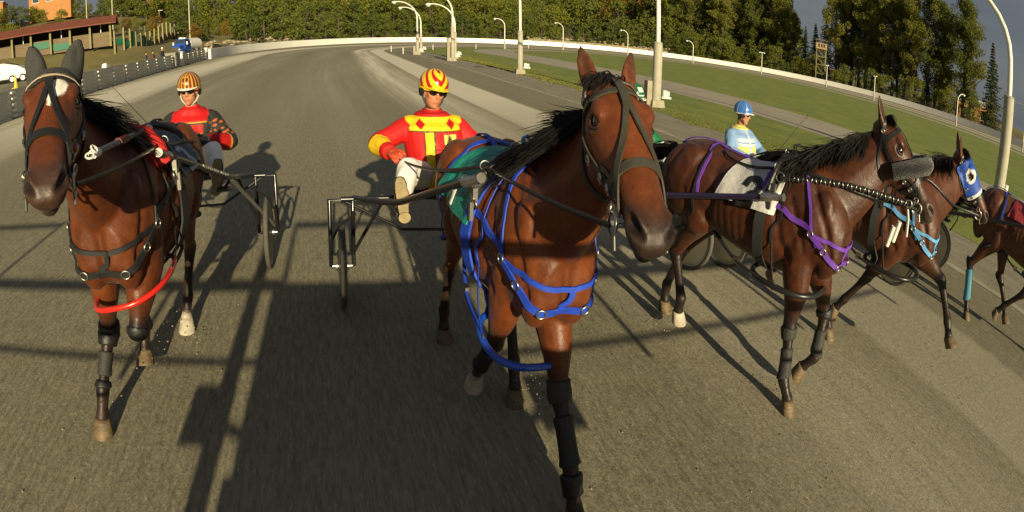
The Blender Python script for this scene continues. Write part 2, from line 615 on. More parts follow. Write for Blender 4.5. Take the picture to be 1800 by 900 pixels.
STONE = mat('dry_stone', (.15, .125, .07), .95, color2=(.36, .30, .19), vscale=2.6, bump=1.0, bscale=3.5)
def offs(a0, a1, d):
    P = []
    for i, p in enumerate(WALL):
        a = W_az[i]
        if a0 <= a <= a1 and p[1] > 40:
            t = nrm(WALL[min(i + 1, len(WALL) - 1)] - WALL[max(i - 1, 0)]); n = V3(-t[1], t[0], 0)
            P.append(p + n * d)
    return P
def stone_wall(a0, a1, h, label):
    P = offs(a0, a1, 2.6)
    rng = np.random.default_rng(int(a0 + 50))
    mb = MB()
    run(mb, P, -.3, h * .75, 1.0, zf=lambda p: 0)
    for p in P:                                    # rough boulders along its face and top
        for k in range(7):
            q = p + V3(rng.normal(0, .35), rng.normal(0, .35), rng.uniform(.05, h))
            mb.ell(q, (rng.uniform(.25, .6), rng.uniform(.25, .5), rng.uniform(.16, .3)), n=6, m=4)
    o = mb.build('stone_wall', STONE, smooth=False)
    tag(o, label, 'wall', 'stone walls behind the white track wall')
stone_wall(-11, -3, 1.9, 'rough brown stone wall behind the end of the white wall, left of the far turn')
stone_wall(19, 33.5, 2.2, 'long rough stone wall behind the white wall, between two lamp posts on the far turn')

# grey board fence along the outside of the straight
FB = mat('fence_grey_board', (.46, .45, .39), .75, var=.15, vscale=3, bump=.2, bscale=14, stretch=(6, .4, 6))
FW = mat('fence_white_clip', (.7, .69, .64), .6)
FP = mat('fence_post_grey', (.12, .12, .11), .8, var=.2)
def board_fence(label, x0, y0, x1, y1, h, step, clips=True, n=5):
    rt = empty('board_fence', (x0, y0, 0))
    tag(rt, label, 'fence', 'grey board fences beside the straight')
    Lx = x1 - x0; Ly = y1 - y0; Ln = math.hypot(Lx, Ly)
    ux, uy = Lx / Ln, Ly / Ln
    rot = ((ux, -uy, 0), (uy, ux, 0), (0, 0, 1))
    at_ = lambda s, off, z: (ux * s - uy * off, uy * s + ux * off, z)
    b = MB()
    bh = h / n
    for k in range(n):
        b.box(at_(Ln / 2, 0, bh * (k + .5) + .02), (Ln, .05, bh - .02), rot)
    b.build('board_panel', FB, rt, smooth=False)
    m = int(Ln / step) + 1
    for i in range(m):
        s = min(i * step + .1, Ln - .1)
        MB().box(at_(s, .10, h / 2), (.12, .12, h + .04), rot).build('post', FP, rt, smooth=False)
    if clips:
        c = MB()
        for i in range(m):
            for k in range(n):
                c.box(at_(min(i * step + .1, Ln - .1), -.075, bh * (k + .5)), (.30, .10, .075), rot)
        o = c.build('white_clip', FW, rt, smooth=False)
        tag(o, kind='stuff')
    return rt
board_fence('long grey board fence with columns of white clips, running past the horse with ear hood', -11.6, 2.0, -13.5, 45.6, 1.12, 2.4)
board_fence('short grey board fence between the two white gate posts in front of the blue truck', -13.9, 50.2, -14.4, 61.8, 1.1, 2.2)
board_fence('grey board fence beyond the farther white gate post, meeting the white wall', -14.5, 63.2, -14.3, 76, 1.1, 2.2)
def gate_post(x, y, label):
    b = MB(); b.box((0, 0, .62), (.34, .34, 1.24)); b.box((0, 0, 1.26), (.42, .42, .06)); b.box((0, 0, .05), (.5, .5, .1))
    o = b.build('gate_post', mat('white_post_paint', (.72, .70, .64), .6, var=.1), smooth=False)
    o.location = (x, y, 0)
    tag(o, label, 'post', 'white gate posts')
gate_post(-13.85, 49.6, 'white gate post nearer the camera, just left of the blue truck')
gate_post(-14.5, 62.5, 'white gate post farther off, just right of the blue truck')
b = MB(); b.box((0, 0, .62), (.9, 1.5, 1.24)); b.box((0, 0, 1.27), (1.0, 1.6, .07)); b.box((.46, 0, .62), (.02, 1.2, .9))
o = b.build('gate_block', mat('grey_block', (.26, .25, .21), .85, var=.15, vscale=2), smooth=False)
o.location = (-13.75, 46.6, 0)
tag(o, 'square pale grey block at the end of the long board fence, beside the gate', 'barrier')
# ------------------------------------------------------------------ lamp posts
PW = mat('lamp_white_paint', (.74, .72, .66), .45, var=.06)
PG = mat('lamp_sleeve_grey', (.36, .34, .27), .7, var=.15, vscale=3, bump=.15, bscale=20)
PC = mat('lamp_concrete', (.30, .27, .20), .9, var=.2, vscale=4, bump=.3)
PX = mat('lamp_box', (.66, .66, .62), .5)
LG = mat('lamp_glass', (.75, .75, .7), .2, spec=.8)
def lamp_post(x, y, h, label, arm=(-1, .15), reach=1.9, sleeve=2.3, r=.075, base=True, extra=None, lean=0.0, double=False, group='white curved lamp posts round the infield'):
    rt = empty('lamp_post', (x, y, 0))
    tag(rt, label, 'lamp post', group)
    d = nrm(V3(arm[0], arm[1], 0))
    MB().tube([(0, 0, 0), (0, 0, sleeve)], [r * 2.1, r * 2.0], 14).tube([(0, 0, sleeve - .02), (0, 0, sleeve + .03)], [r * 2.15, r * 1.5], 14).build('sleeve', PG, rt)
    if double:
        p = MB(); p.tube([(0, 0, sleeve), (0, 0, h)], [r, r * .7], 10)
        p.tube([tuple(d * -.55 + V3(0, 0, h)), tuple(d * .55 + V3(0, 0, h))], r * .6, 8)
        p.build('pole', PW, rt)
        for sgn in (-1, 1):
            MB().ell(d * .6 * sgn + V3(0, 0, h - .08), (.2, .13, .1), n=10, m=6).build('lamp_head', LG, rt)
    else:
        bend = h - reach * .85
        pts = [V3(0, 0, sleeve), V3(0, 0, (sleeve + bend) / 2), V3(0, 0, bend)]
        for i in range(1, 9):
            a = i / 8 * R(97)
            pts.append(V3(0, 0, bend) + d * reach * (1 - math.cos(a)) * .95 + V3(0, 0, math.sin(a) * reach * .85))
        p = MB(); p.tube(pts, [r, r, r * .95] + [r * (.9 - .045 * i) for i in range(8)], 10, ref=(1, 0, 0) if abs(d[0]) < .5 else (0, 1, 0))
        p.build('pole', PW, rt)
        e = pts[-1]
        lh = MB(); lh.ell(e + d * .12 + V3(0, 0, -.05), (.24, .24, .11), n=12, m=7)
        lh.tube([e + V3(0, 0, .02), e + d * .1 + V3(0, 0, -.02)], [.06, .09], 8)
        lh.tube([e + d * .12 + V3(0, 0, -.1), e + d * .12 + V3(0, 0, -.24)], [.2, .13], 12)
        lh.build('lamp_head', LG, rt)
    if base:
        MB().box((-.02, 0, .13), (.56, .5, .26), taper=.85).build('base', PC, rt, smooth=False)
        bx = MB(); bx.tube([(.24, -.2, .38), (.24, -.2, .62)], .085, 10); bx.tube([(.42, -.12, .36), (.42, -.12, .58)], .08, 10)
        bx.box((.33, -.12, .36), (.4, .2, .06))
        bx.build('junction_box', PX, rt)
    if extra:
        MB().box(extra[0], extra[1], taper=.92).build('side_block', PC, rt, smooth=False)
    return rt
XB = ((-.34, -.1, .42), (.24, .30, .84))
lamp_post(7.6, 53.9, 5.15, 'white lamp post arching left, nearer of the left pair over the inner track edge', extra=XB, sleeve=2.0)
lamp_post(8.9, 60.4, 4.9, 'white lamp post arching left, farther of the left pair over the inner track edge', sleeve=2.0)
lamp_post(8.6, 42.1, 5.3, 'white lamp post with thick grey sleeve, nearer of the pair above the yellow helmet', extra=((-.36, -.1, .9), (.22, .26, 1.8)), sleeve=2.6)
lamp_post(9.6, 46.1, 4.55, 'white lamp post, farther and lower of the pair above the yellow helmet', sleeve=2.2)
lamp_post(9.8, 29.6, 5.6, 'white lamp post standing alone in the grass just left of the middle horse ears', sleeve=2.35)
lamp_post(10.9, 17.2, 5.6, 'tall white lamp post with grey sleeve just right of the middle horse head', sleeve=2.25, r=.085, extra=((-.33, .05, .45), (.22, .26, .9)))
lamp_post(17.0, 5.75, 5.75, 'near lamp post with thick pale sleeve, beside the horse with the red saddle cloth', sleeve=2.9, r=.10, reach=2.2, arm=(-.35, 1))
for (x, y, h, lab, k) in (
        (25.5, 84.7, 4.7, 'small distant lamp post where the white wall passes behind the inner grass tip', 0),
        (41.8, 100.2, 5.1, 'small distant lamp post between the ears of the middle horse', 0),
        (56.5, 100.9, 4.9, 'small distant lamp post just left of the tall post right of the middle horse', 0),
        (68.4, 94.1, 4.3, 'small distant lamp post standing before the dark pines right of the tall post', 0),
        (80.4, 85.4, 4.2, 'small distant lamp post with a short cross arm, before the wooden tower', 1),
        (82.0, 68.0, 4.0, 'small distant lamp post with a short cross arm, before the tallest trees', 1),
        (82.0, 56.0, 3.9, 'thin distant lamp post partly behind the ears of the dark horse', 1),
        (82.0, 37.8, 4.6, 'small distant lamp post with curved top just left of the near right hand post', 0),
        (82.5, 24.5, 4.4, 'small distant lamp post with curved top at the right edge, beyond the near post', 0)):
    lamp_post(x, y, h, lab, sleeve=1.2, base=False, double=bool(k), reach=1.3, arm=(-1, .2) if x < 81 else ((-.6, -1) if k else (1, -.4)), group='distant lamp posts along the far turn')

# short white marker stakes at the inner track edge
def stake(x, y, label):
    b = MB(); b.tube([(0, 0, 0), (0, 0, .62)], .045, 8); b.tube([(0, 0, .62), (0, 0, .66)], [.045, .02], 8); b.tube([(0, 0, .45), (0, 0, .52)], .05, 8)
    o = b.build('marker_stake', mat('white_post_paint'), smooth=True)
    o.location = (x, y, 0)
    tag(o, label, 'marker', 'white marker stakes at the inner track edge')
for x, y, l in ((5.9, 62.5, 'white marker stake left of the left pair of lamp posts, farther one'), (6.4, 55.5, 'white marker stake left of the left pair of lamp posts, nearer one'),
                (11.8, 70, 'white marker stake between the left pair and the yellow helmet pair of posts'), (19.5, 79, 'white marker stake on the far bend right of the helmet pair of posts'),
                (33, 95, 'tiny white marker stake left of the left ear of the middle horse')):
    stake(x, y, l)
# ------------------------------------------------------------------ trees
def leaf_mat(name, c1, c2, vs=.5):
    m = mat(name, c1, .75, color2=c2, vscale=vs, spec=.2)
    nt = m.node_tree
    # every tree a little different in tone
    oi = nt.nodes.new('ShaderNodeObjectInfo')
    rp = nt.nodes.new('ShaderNodeValToRGB')
    rp.color_ramp.elements[0].color = (.70, .74, .7, 1); rp.color_ramp.elements[1].color = (1.3, 1.15, .95, 1)
    mu = nt.nodes.new('ShaderNodeMix'); mu.data_type = 'RGBA'; mu.blend_type = 'MULTIPLY'; mu.inputs['Factor'].default_value = 1
    b = nt.nodes['Principled BSDF']
    src = b.inputs['Base Color'].links[0].from_socket
    nt.links.new(oi.outputs['Random'], rp.inputs[0]); nt.links.new(src, mu.inputs['A']); nt.links.new(rp.outputs[0], mu.inputs['B'])
    nt.links.new(mu.outputs['Result'], b.inputs['Base Color'])
    tl = nt.nodes.new('ShaderNodeBsdfTranslucent'); nt.links.new(mu.outputs['Result'], tl.inputs['Color'])
    ms = nt.nodes.new('ShaderNodeMixShader'); ms.inputs[0].default_value = .40
    out = nt.nodes['Material Output']
    nt.links.new(b.outputs[0], ms.inputs[1]); nt.links.new(tl.outputs[0], ms.inputs[2]); nt.links.new(ms.outputs[0], out.inputs[0])
    return m
LM = {'pine': leaf_mat('pine_needles', (.085, .120, .026), (.16, .19, .042), .9),
      'broad': leaf_mat('broad_leaves', (.115, .155, .026), (.215, .230, .042), .5),
      'tall': leaf_mat('cottonwood_leaves', (.125, .155, .034), (.215, .22, .052), .45),
      'fir': leaf_mat('fir_needles', (.04, .066, .028), (.088, .11, .042), .8),
      'yellow': leaf_mat('autumn_leaves', (.13, .095, .016), (.26, .17, .03), .5)}
BARK = mat('bark', (.07, .055, .035), .95, var=.3, vscale=6, bump=.5, bscale=20)

def leaves_mesh(name, C, size, rng, m, parent, aniso=None):
    n = len(C)
    A = rng.normal(0, 1, (n, 3)); A /= np.linalg.norm(A, axis=1)[:, None]
    B = rng.normal(0, 1, (n, 3)); B -= A * (A * B).sum(1)[:, None]; B /= np.linalg.norm(B, axis=1)[:, None]
    s = size * (.6 + .8 * rng.random(n))[:, None]
    e = (.45 + .4 * rng.random(n))[:, None]
    if aniso is not None:
        A = A * (1 - aniso[1]) + aniso[0] * aniso[1]
    V = np.stack([C - A * s, C - B * s * e * .8, C + A * s, C + B * s * e], 1).reshape(-1, 3)
    F = [(4 * i, 4 * i + 1, 4 * i + 2, 4 * i + 3) for i in range(n)]
    return mkobj(name, V, F, m, parent, smooth=False)

def clump_pts(rng, cs, rs, per, flat=.8):
    out = []
    for c, r in zip(cs, rs):
        k = max(8, int(per * r * r))
        d = rng.normal(0, 1, (k, 3)); d /= np.linalg.norm(d, axis=1)[:, None]
        rad = r * (.55 + .5 * rng.random(k) ** .6)[:, None]
        out.append(np.asarray(c) + d * rad * np.array([1, 1, flat]))
    return np.concatenate(out)

def tree_pine(seed):
    rng = np.random.default_rng(seed)
    rt = empty('pine_tree')
    h = 6.5
    t = MB(); t.tube([(0, 0, -.5), (.1, 0, 2.5), (0, .1, h * .9)], [.22, .16, .04], 7); 
    cs = []; rs = []
    for i in range(46):
        u = rng.random()
        z = .5 + (h - .5) * u
        R0 = 2.7 * (1 - u) ** .75 + .35
        a = rng.random() * 6.28
        rr = R0 * math.sqrt(rng.uniform(.35, 1))
        c = V3(rr * math.cos(a), rr * math.sin(a), z)
        cs.append(c); rs.append(rng.uniform(.55, 1.0) * (1 - .35 * u))
        if i % 3 == 0:
            t.tube([(0, 0, z * .8), c], [.07, .02], 5)
    t.build('trunk', BARK, rt)
    leaves_mesh('crown', clump_pts(rng, cs, rs, 62, .55), .21, rng, LM['pine'], rt)
    return rt
def tree_broad(seed, m='broad', h=8.0, w=3.2):
    rng = np.random.default_rng(seed)
    rt = empty('broadleaf_tree')
    t = MB(); t.tube([(0, 0, -.5), (.1, .1, h * .35), (0, .15, h * .8)], [.25, .18, .05], 7)
    cs = []; rs = []
    for i in range(42):
        d = rng.normal(0, 1, 3); d /= np.linalg.norm(d)
        q = rng.uniform(.45, 1) ** .5
        c = V3(d[0] * w * q, d[1] * w * q, h * .56 + d[2] * h * .43 * q)
        cs.append(c); rs.append(rng.uniform(.7, 1.35))
        if i % 3 == 0:
            t.tube([(0, 0, h * .3 + .3 * max(0, d[2]) * h), c], [.08, .02], 5)
    t.build('trunk', BARK, rt)
    leaves_mesh('crown', clump_pts(rng, cs, rs, 62, .8), .19, rng, LM[m], rt)
    return rt
def tree_tall(seed, h=25.0, w=4.6):
    rng = np.random.default_rng(seed)
    rt = empty('cottonwood_tree')
    t = MB()
    lean = rng.normal(0, .6, 2)
    t.tube([(0, 0, -.5), (.2, 0, h * .3), (lean[0], lean[1], h * .92)], [.5, .36, .07], 8)
    cs = []; rs = []
    lobes = [(rng.uniform(.10, .99), rng.random() * 6.28) for _ in range(36)]
    for (u, a) in lobes:
        z = h * (.08 + .9 * u)
        R0 = 1.2 * w * (math.sin(math.pi * min(1, (u * .92 + .12))) ** .6) * rng.uniform(.45, 1.0)
        base = V3(lean[0] * u, lean[1] * u, z)
        tip = base + V3(R0 * math.cos(a), R0 * math.sin(a), R0 * rng.uniform(.2, .7))
        t.tube([base - V3(0, 0, R0 * .5), tip], [.12, .03], 5)
        for k in range(7):
            f = rng.uniform(.25, 1.1)
            cs.append(base + (tip - base) * f + rng.normal(0, .7, 3)); rs.append(rng.uniform(.55, 1.25))
    t.build('trunk', BARK, rt)
    leaves_mesh('crown', clump_pts(rng, cs, rs, 84, .95), .19, rng, LM['tall'], rt)
    return rt
def tree_fir(seed, h=20.0, w=4.6, sparse=1.0):
    rng = np.random.default_rng(seed)
    rt = empty('fir_tree')
    t = MB(); t.tube([(0, 0, -.5), (0, 0, h * .5), (.05, 0, h)], [.36, .2, .03], 8)
    P = []
    z = h * .06
    while z < h * .985:
        u = z / h
        R0 = w * (1 - u) ** .85 * rng.uniform(.75, 1.1) + .12
        nb = int(7 * sparse) + 2
        a0 = rng.random() * 6.28
        for b in range(nb):
            a = a0 + b * 6.28 / nb + rng.normal(0, .2)
            Rb = R0 * rng.uniform(.65, 1.15)
            k = int(8 + Rb * 11)
            f = rng.random(k) ** .7
            px = Rb * f; droop = -.28 * Rb * f ** 1.3 + .1 * Rb * f ** 4
            wd = .12 * Rb * (1.2 - f) + .1
            o1 = rng.normal(0, 1, k) * wd; o2 = rng.normal(0, .08, k)
            P.append(np.stack([px * math.cos(a) - o1 * math.sin(a), px * math.sin(a) + o1 * math.cos(a), z + droop + o2], 1))
            if b % 2 == 0:
                t.tube([(0, 0, z), (Rb * .8 * math.cos(a), Rb * .8 * math.sin(a), z - .22 * Rb)], [.05, .015], 4)
        z += h * .028 * rng.uniform(.8, 1.3) / sparse ** .3
    t.build('trunk', BARK, rt)
    leaves_mesh('crown', np.concatenate(P), .2, rng, LM['fir'], rt)
    return rt
def bush(seed):
    rng = np.random.default_rng(seed)
    rt = empty('bush')
    cs = [V3(rng.normal(0, .7), rng.normal(0, .6), rng.uniform(.3, 1.2)) for _ in range(12)]
    t = MB()
    for c in cs[:6]: t.tube([(0, 0, -.2), c], [.05, .015], 5)
    t.build('stem', BARK, rt)
    leaves_mesh('foliage', clump_pts(rng, cs, [rng.uniform(.4, .7) for _ in cs], 70, .8), .14, rng, LM['broad'], rt)
    return rt

PROTO = {'pine': [tree_pine(i) for i in (1, 2, 3)], 'broad': [tree_broad(i) for i in (11, 12, 13)], 'yellow': [tree_broad(21, 'yellow', 8, 2.6)],
         'tall': [tree_tall(i, 25, w) for i, w in ((31, 4.4), (32, 5.0), (33, 3.6))], 'fir': [tree_fir(41), tree_fir(42, 20, 4.2, .85)], 'bush': [bush(51), bush(52)]}
PUSED = set()
_cnt = {}
def plant(kind, x, y, s, label, group, cat='tree', sz=None, z=None, name=None):
    k = _cnt.get(kind, 0); _cnt[kind] = k + 1
    p = PROTO[kind][k % len(PROTO[kind])]
    o = p if p.name not in PUSED else copy_tree(p)
    PUSED.add(p.name); PUSED.add(o.name)
    zz = float(terrain_z(x, y)) - .15 if z is None else z
    o.location = (x, y, zz)
    o.rotation_euler = (0, 0, random.random() * 6.28)
    o.scale = (s, s, s * (sz or 1))
    tag(o, label, cat, group)
    return o

rng = random.Random(4)
def pol(az, r):
    return r * math.sin(R(az)), r * math.cos(R(az))
# dark pines in a loose double row above the white wall
az = -10.0
while az < 46:
    r = wall_r(max(az, -10)) + 7 + rng.uniform(0, 5)
    if az < -9: r = 128
    x, y = pol(az, r)
    far_left = az < 8
    plant('pine', x, y, rng.uniform(.85, 1.25), 'dark bushy pine in the front row above the far turn wall, left part' if far_left else ('dark bushy pine in the front row behind the stone wall of the far turn' if az < 34 else 'dark green shrubby tree close behind the white wall below the tallest trees'),
          'pines behind the far turn, left part' if far_left else ('pines behind the far turn' if az < 34 else 'shrubs below the tall trees'))
    az += rng.uniform(1.1, 1.9)
az = -9.0
while az < 47:
    r = wall_r(max(az, -10)) + 20 + rng.uniform(0, 12)
    x, y = pol(az, r)
    if not (22.5 < az < 28):
        plant('pine' if rng.random() < .55 else 'broad', x, y, rng.uniform(.95, 1.4), 'green tree in the second row of the wooded slope behind the far turn', 'trees on the lower wooded slope')
    az += rng.uniform(1.2, 2.0)
for (r0, s0, s1, step, kinds, lab, grp) in ((38, 1.2, 1.8, 1.6, ('broad', 'pine', 'broad'), 'green tree in the middle of the wooded slope behind the far turn', 'trees on the middle wooded slope'),
                                    (62, 1.5, 2.3, 1.5, ('broad', 'pine', 'broad', 'yellow'), 'tree high on the wooded slope behind the far turn', 'trees on the upper wooded slope'),
                                    (95, 2.0, 3.0, 1.7, ('broad', 'broad', 'pine'), 'tree along the top of the wooded slope behind the far turn', 'trees along the top of the slope')):
    az = -8.5 + r0 * .015
    while az < 46:
        x, y = pol(az, wall_r(max(az, -10)) + r0 + rng.uniform(-6, 8))
        if not (22.0 < az < 27.5 and r0 < 60):
            plant(rng.choice(kinds), x, y, rng.uniform(s0, s1) * (1 if az < 25 else 1.4), lab, grp)
        az += rng.uniform(.75, 1.25) * step
# the tall trees on the right, against the dark sky
for az, dr, s, kind in ((34, 44, .95, 'tall'), (35.5, 30, .92, 'tall'), (37.5, 34, .98, 'tall'), (39.0, 26, .92, 'tall'), (40.5, 36, 1.05, 'tall'), (42.0, 28, 1.02, 'tall'), (43.4, 35, 1.1, 'tall'), (44.7, 27, 1.0, 'tall'), (45.9, 33, .98, 'tall'), (46.6, 22, .66, 'tall'),
                        (51.3, 16, 1.02, 'tall'), (52.1, 26, 1.1, 'tall'), (53.0, 24, 1.2, 'tall'), (53.8, 20, 1.0, 'tall'), (55.4, 28, 1.22, 'tall'), (58.2, 27, 1.18, 'tall'), (63.1, 27, 1.0, 'tall'), (54.6, 14, 1.12, 'tall'), (56.2, 22, 1.2, 'tall'), (57.6, 13, 1.15, 'tall'), (59.0, 20, 1.12, 'tall'), (60.2, 11, .98, 'tall'),
                        (62.6, 14, 1.12, 'tall'), (63.6, 22, 1.05, 'tall'), (65.9, 13, 1.08, 'tall'), (66.8, 19, 1.0, 'tall')):
    x, y = pol(az, wall_r(az) + dr)
    plant(kind, x, y, s, ('tall leafy tree in the wall of trees left of the wooden tower' if az < 48 else ('tall leafy cottonwood in the great clump right of the wooden tower' if az < 61.5 else 'tall ragged cottonwood standing apart near the right end of the trees')),
          'tall trees left of the tower' if az < 48 else ('great clump of cottonwoods' if az < 61.5 else 'ragged cottonwoods at the right end'))
for az, dr, s, lab in ((49.0, 42, .82, 'slim dark fir rising behind the wooden tower'), (50.2, 34, .95, 'tall dark fir just right of the wooden tower'),
                       (61.6, 18, .70, 'dark fir in the gap between the great clump and the ragged cottonwoods'), (47.9, 46, .75, 'slim dark fir left of the wooden tower'),
                       (69.2, 12, .93, 'tall dark fir partly hidden by the near lamp post at the right edge')):
    x, y = pol(az, wall_r(az) + dr)
    plant('fir', x, y, s, lab, None)
for i in range(26):
    az = 34 + i * 1.32 + rng.uniform(-.4, .4)
    x, y = pol(az, wall_r(az) + 6 + rng.uniform(0, 4))
    plant('broad' if i % 3 else 'pine', x, y, rng.uniform(.55, .95), 'low green tree at the foot of the tall trees on the right', 'low trees at the foot of the tall ones')
# left bank: bushes and scrub between the posts and round the buildings
for (px_az, r, k, s, lab) in ((-16.2, 112, 'pine', .85, 'wide dark bush on the bank right above the blue truck'), (-13.9, 116, 'pine', .78, 'round dark bush at the top of the bank, right of the widest one'),
                              (-15.2, 118, 'pine', .8, 'dark bush on the bank behind the widest one'), (-18.4, 108, 'bush', 1.4, 'low bush against the end of the post row')):
    x, y = pol(px_az, r); plant(k, x, y, s, lab, 'bushes on the bank above the blue truck', 'bush')
for i in range(24):
    az = -35 + i * 1.15 + rng.uniform(-.3, .3); r = 112 + rng.uniform(0, 30)
    x, y = pol(az, r)
    plant('broad' if i % 3 else 'yellow', x, y, rng.uniform(.35, .62), 'scrubby tree on the hillside above the red roofed shed', 'scrubby trees above the shed')
for i in range(26):
    az = -36 + i * 1.05 + rng.uniform(-.3, .3); r = 165 + rng.uniform(0, 30)
    x, y = pol(az, r)
    plant('broad', x, y, rng.uniform(.5, .85), 'green tree on the hilltop round the orange brick buildings', 'hilltop trees by the brick buildings')

for i in range(16):
    az = -22.5 + i * .95 + rng.uniform(-.3, .3); r = 168 + rng.uniform(0, 30)
    x, y = pol(az, r)
    plant('broad' if i % 3 else 'pine', x, y, rng.uniform(1.0, 1.5), 'large green tree on the hilltop between the orange building and the far turn woods', 'hilltop trees above the bank')
# ------------------------------------------------------------------ shed, posts, buildings, tower
WOODP = mat('weathered_post', (.22, .20, .085), .85, var=.25, vscale=5, bump=.2)
WOODB = mat('brown_board', (.155, .115, .068), .85, var=.3, vscale=2.5, bump=.3, bscale=8, stretch=(.3, .3, 5))
GREEN = mat('green_sheet', (.012, .13, .07), .6, var=.12)
ROOF = mat('red_roof', (.16, .045, .022), .7, var=.2, vscale=2, bump=.2)
def shed():
    A = V3(*pol(-36.5, 84), 0); B = V3(*pol(-22.6, 80), 0)
    d = nrm(B - A); n = V3(-d[1], d[0], 0)      # n points away from the track
    Ln = np.linalg.norm(B - A)
    zb = 3.0
    rt = empty('shed', (A[0], A[1], zb), math.atan2(d[1], d[0]))
    tag(rt, 'long open shed with low red roof, green panels and wooden posts on the bank', 'shed')
    k = int(Ln / 2.55)
    for i in range(k + 1):
        s = i * Ln / k
        MB().box((s, 0, 1.35), (.28, .28, 3.3), taper=.96).build('post', WOODP, rt, smooth=False)
    for i in range(k):
        s = (i + .5) * Ln / k
        MB().box((s, .5, .75), (Ln / k - .32, .10, 2.0)).build('board_wall', WOODB, rt, smooth=False)
        if i in (0, 4, 9, 10) or i % 7 == 3:
            MB().box((s, .36, (1.1 if i % 2 else .55)), (Ln / k - .34, .08, .95)).build('green_panel', GREEN, rt, smooth=False)
        if i % 2 == 0:
            MB().box((s, 1.2, 2.4), (.1, .1, 1.6)).build('white_strut', FW, rt, smooth=False)
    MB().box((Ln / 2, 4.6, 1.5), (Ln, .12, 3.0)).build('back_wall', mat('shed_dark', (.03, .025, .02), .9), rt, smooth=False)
    r = MB()
    y0, y1, y2 = -.9, 2.2, 5.4
    for (a, b2, za, zc) in ((y0, y1, 2.85, 4.0), (y1, y2, 4.0, 2.85)):
        V = [(-1, a, za), (Ln + .9, a, za), (Ln + .9, b2, zc), (-1, b2, zc)]
        V += [(x, y, z + .14) for x, y, z in V]
        r.add(V, [(3, 2, 1, 0), (4, 5, 6, 7), (0, 1, 5, 4), (1, 2, 6, 5), (2, 3, 7, 6), (3, 0, 4, 7)])
    r.build('roof', ROOF, rt, smooth=False)
    g = MB(); g.add([(Ln + .3, y0 + .2, 2.84), (Ln + .3, y2 - .2, 2.84), (Ln + .3, y1, 3.95), (Ln + .2, y0 + .2, 2.84), (Ln + .2, y2 - .2, 2.84), (Ln + .2, y1, 3.95)], [(0, 1, 2), (5, 4, 3), (0, 3, 4, 1), (1, 4, 5, 2), (2, 5, 3, 0)])
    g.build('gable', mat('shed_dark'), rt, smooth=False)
shed()
def post_row():
    A = V3(*pol(-22.2, 81), 0); B = V3(*pol(-15.4, 128), 0)
    pts = []
    n = 15
    for i in range(n):
        f = i / (n - 1)
        a = -22.2 + 6.8 * f ** .75; r = 80.5 + 12 * f + 30 * f ** 2.2
        pts.append(V3(*pol(a, r), 0))
    rt = empty('post_wall', tuple(pts[0] * V3(1, 1, 0) + V3(0, 0, 0)))
    tag(rt, 'row of tall wooden posts with boards and green panels beyond the shed', 'fence')
    for i, p in enumerate(pts):
        z = float(terrain_z(p[0], p[1])) - .2
        q = p - pts[0]
        MB().box((q[0], q[1], z + 1.6), (.27, .27, 3.3), taper=.95).build('post', WOODP, rt, smooth=False)
        if i < n - 1:
            e = pts[i + 1] - pts[0]; mid = (q + e) / 2; dd = e - q; L_ = np.linalg.norm(dd); u = dd / L_
            rot = ((u[0], -u[1], 0), (u[1], u[0], 0), (0, 0, 1))
            off = V3(-u[1], u[0], 0) * .2
            MB().box(tuple(mid + off + V3(0, 0, z + .8)), (L_ - .2, .1, 1.7 if i < 8 else 1.3), rot).build('board_wall', WOODB, rt, smooth=False)
            if i in (0, 1, 2, 4, 5):
                h = 2.4 if i in (2, 4, 5) else .9
                MB().box(tuple(mid + off * .2 + V3(0, 0, z + (1.5 if i % 2 == 0 else .7) + .15)), (L_ - .3, .08, h), rot).build('green_panel', GREEN, rt, smooth=False)
post_row()
BRICK = mat('orange_brick', (.36, .15, .045), .85, color2=(.47, .22, .07), vscale=1.2, bump=.1)
BRICKD = mat('brown_brick', (.15, .075, .035), .85, var=.15)
GLASS = mat('dark_glass', (.03, .04, .05), .1, spec=.8)
def building(az, r, w, d, h, zb, label, rz, cols, rows, mwall=None, dark_end=False, roofw=True):
    x, y = pol(az, r)
    rt = empty('brick_building', (x, y, zb), rz)
    tag(rt, label, 'building', 'orange brick buildings on the hill')
    MB().box((0, 0, h / 2 - 2), (w, d, h + 4)).build('wall', mwall or BRICK, rt, smooth=False)
    rf = MB(); rf.box((0, 0, h + .2), (w + .6, d + .6, .4)); rf.box((w * .2, 0, h + .9), (3, 3, 1.2))
    rf.build('roof', mat('flat_roof', (.35, .33, .3), .8, var=.1), rt, smooth=False)
    for i in range(cols):
        for k in range(rows):
            cx = -w / 2 + (i + .5) * w / cols; cz = h * (k + .55) / rows
            wd = MB(); wd.box((cx, -d / 2 - .03, cz), (w / cols * .5, .14, h / rows * .5))
            f = wd.build('window', mat('window_frame', (.5, .48, .42), .6), rt, smooth=False)
            MB().box((cx, -d / 2 - .11, cz), (w / cols * .43, .05, h / rows * .42)).build('pane', GLASS, f, smooth=False)
    return rt
building(-35.6, 178, 15, 10, 6.0, 15.0, 'orange brick building at the far left edge above the red roof', R(25), 3, 1)
building(-28.3, 190, 14, 12, 6.5, 18.5, 'brown and orange brick building with a pale ramp, above the left horse', R(18), 3, 1)
building(-18.0, 205, 20, 12, 9.0, 20.5, 'bright orange brick building top left of the curly grey poles, with one small window', R(12), 1, 1)
building(-20.6, 215, 8, 8, 14, 19.0, 'pale narrow building between the two brick buildings on the hill', R(10), 2, 3, mwall=mat('pale_render', (.5, .47, .4), .8, var=.1))
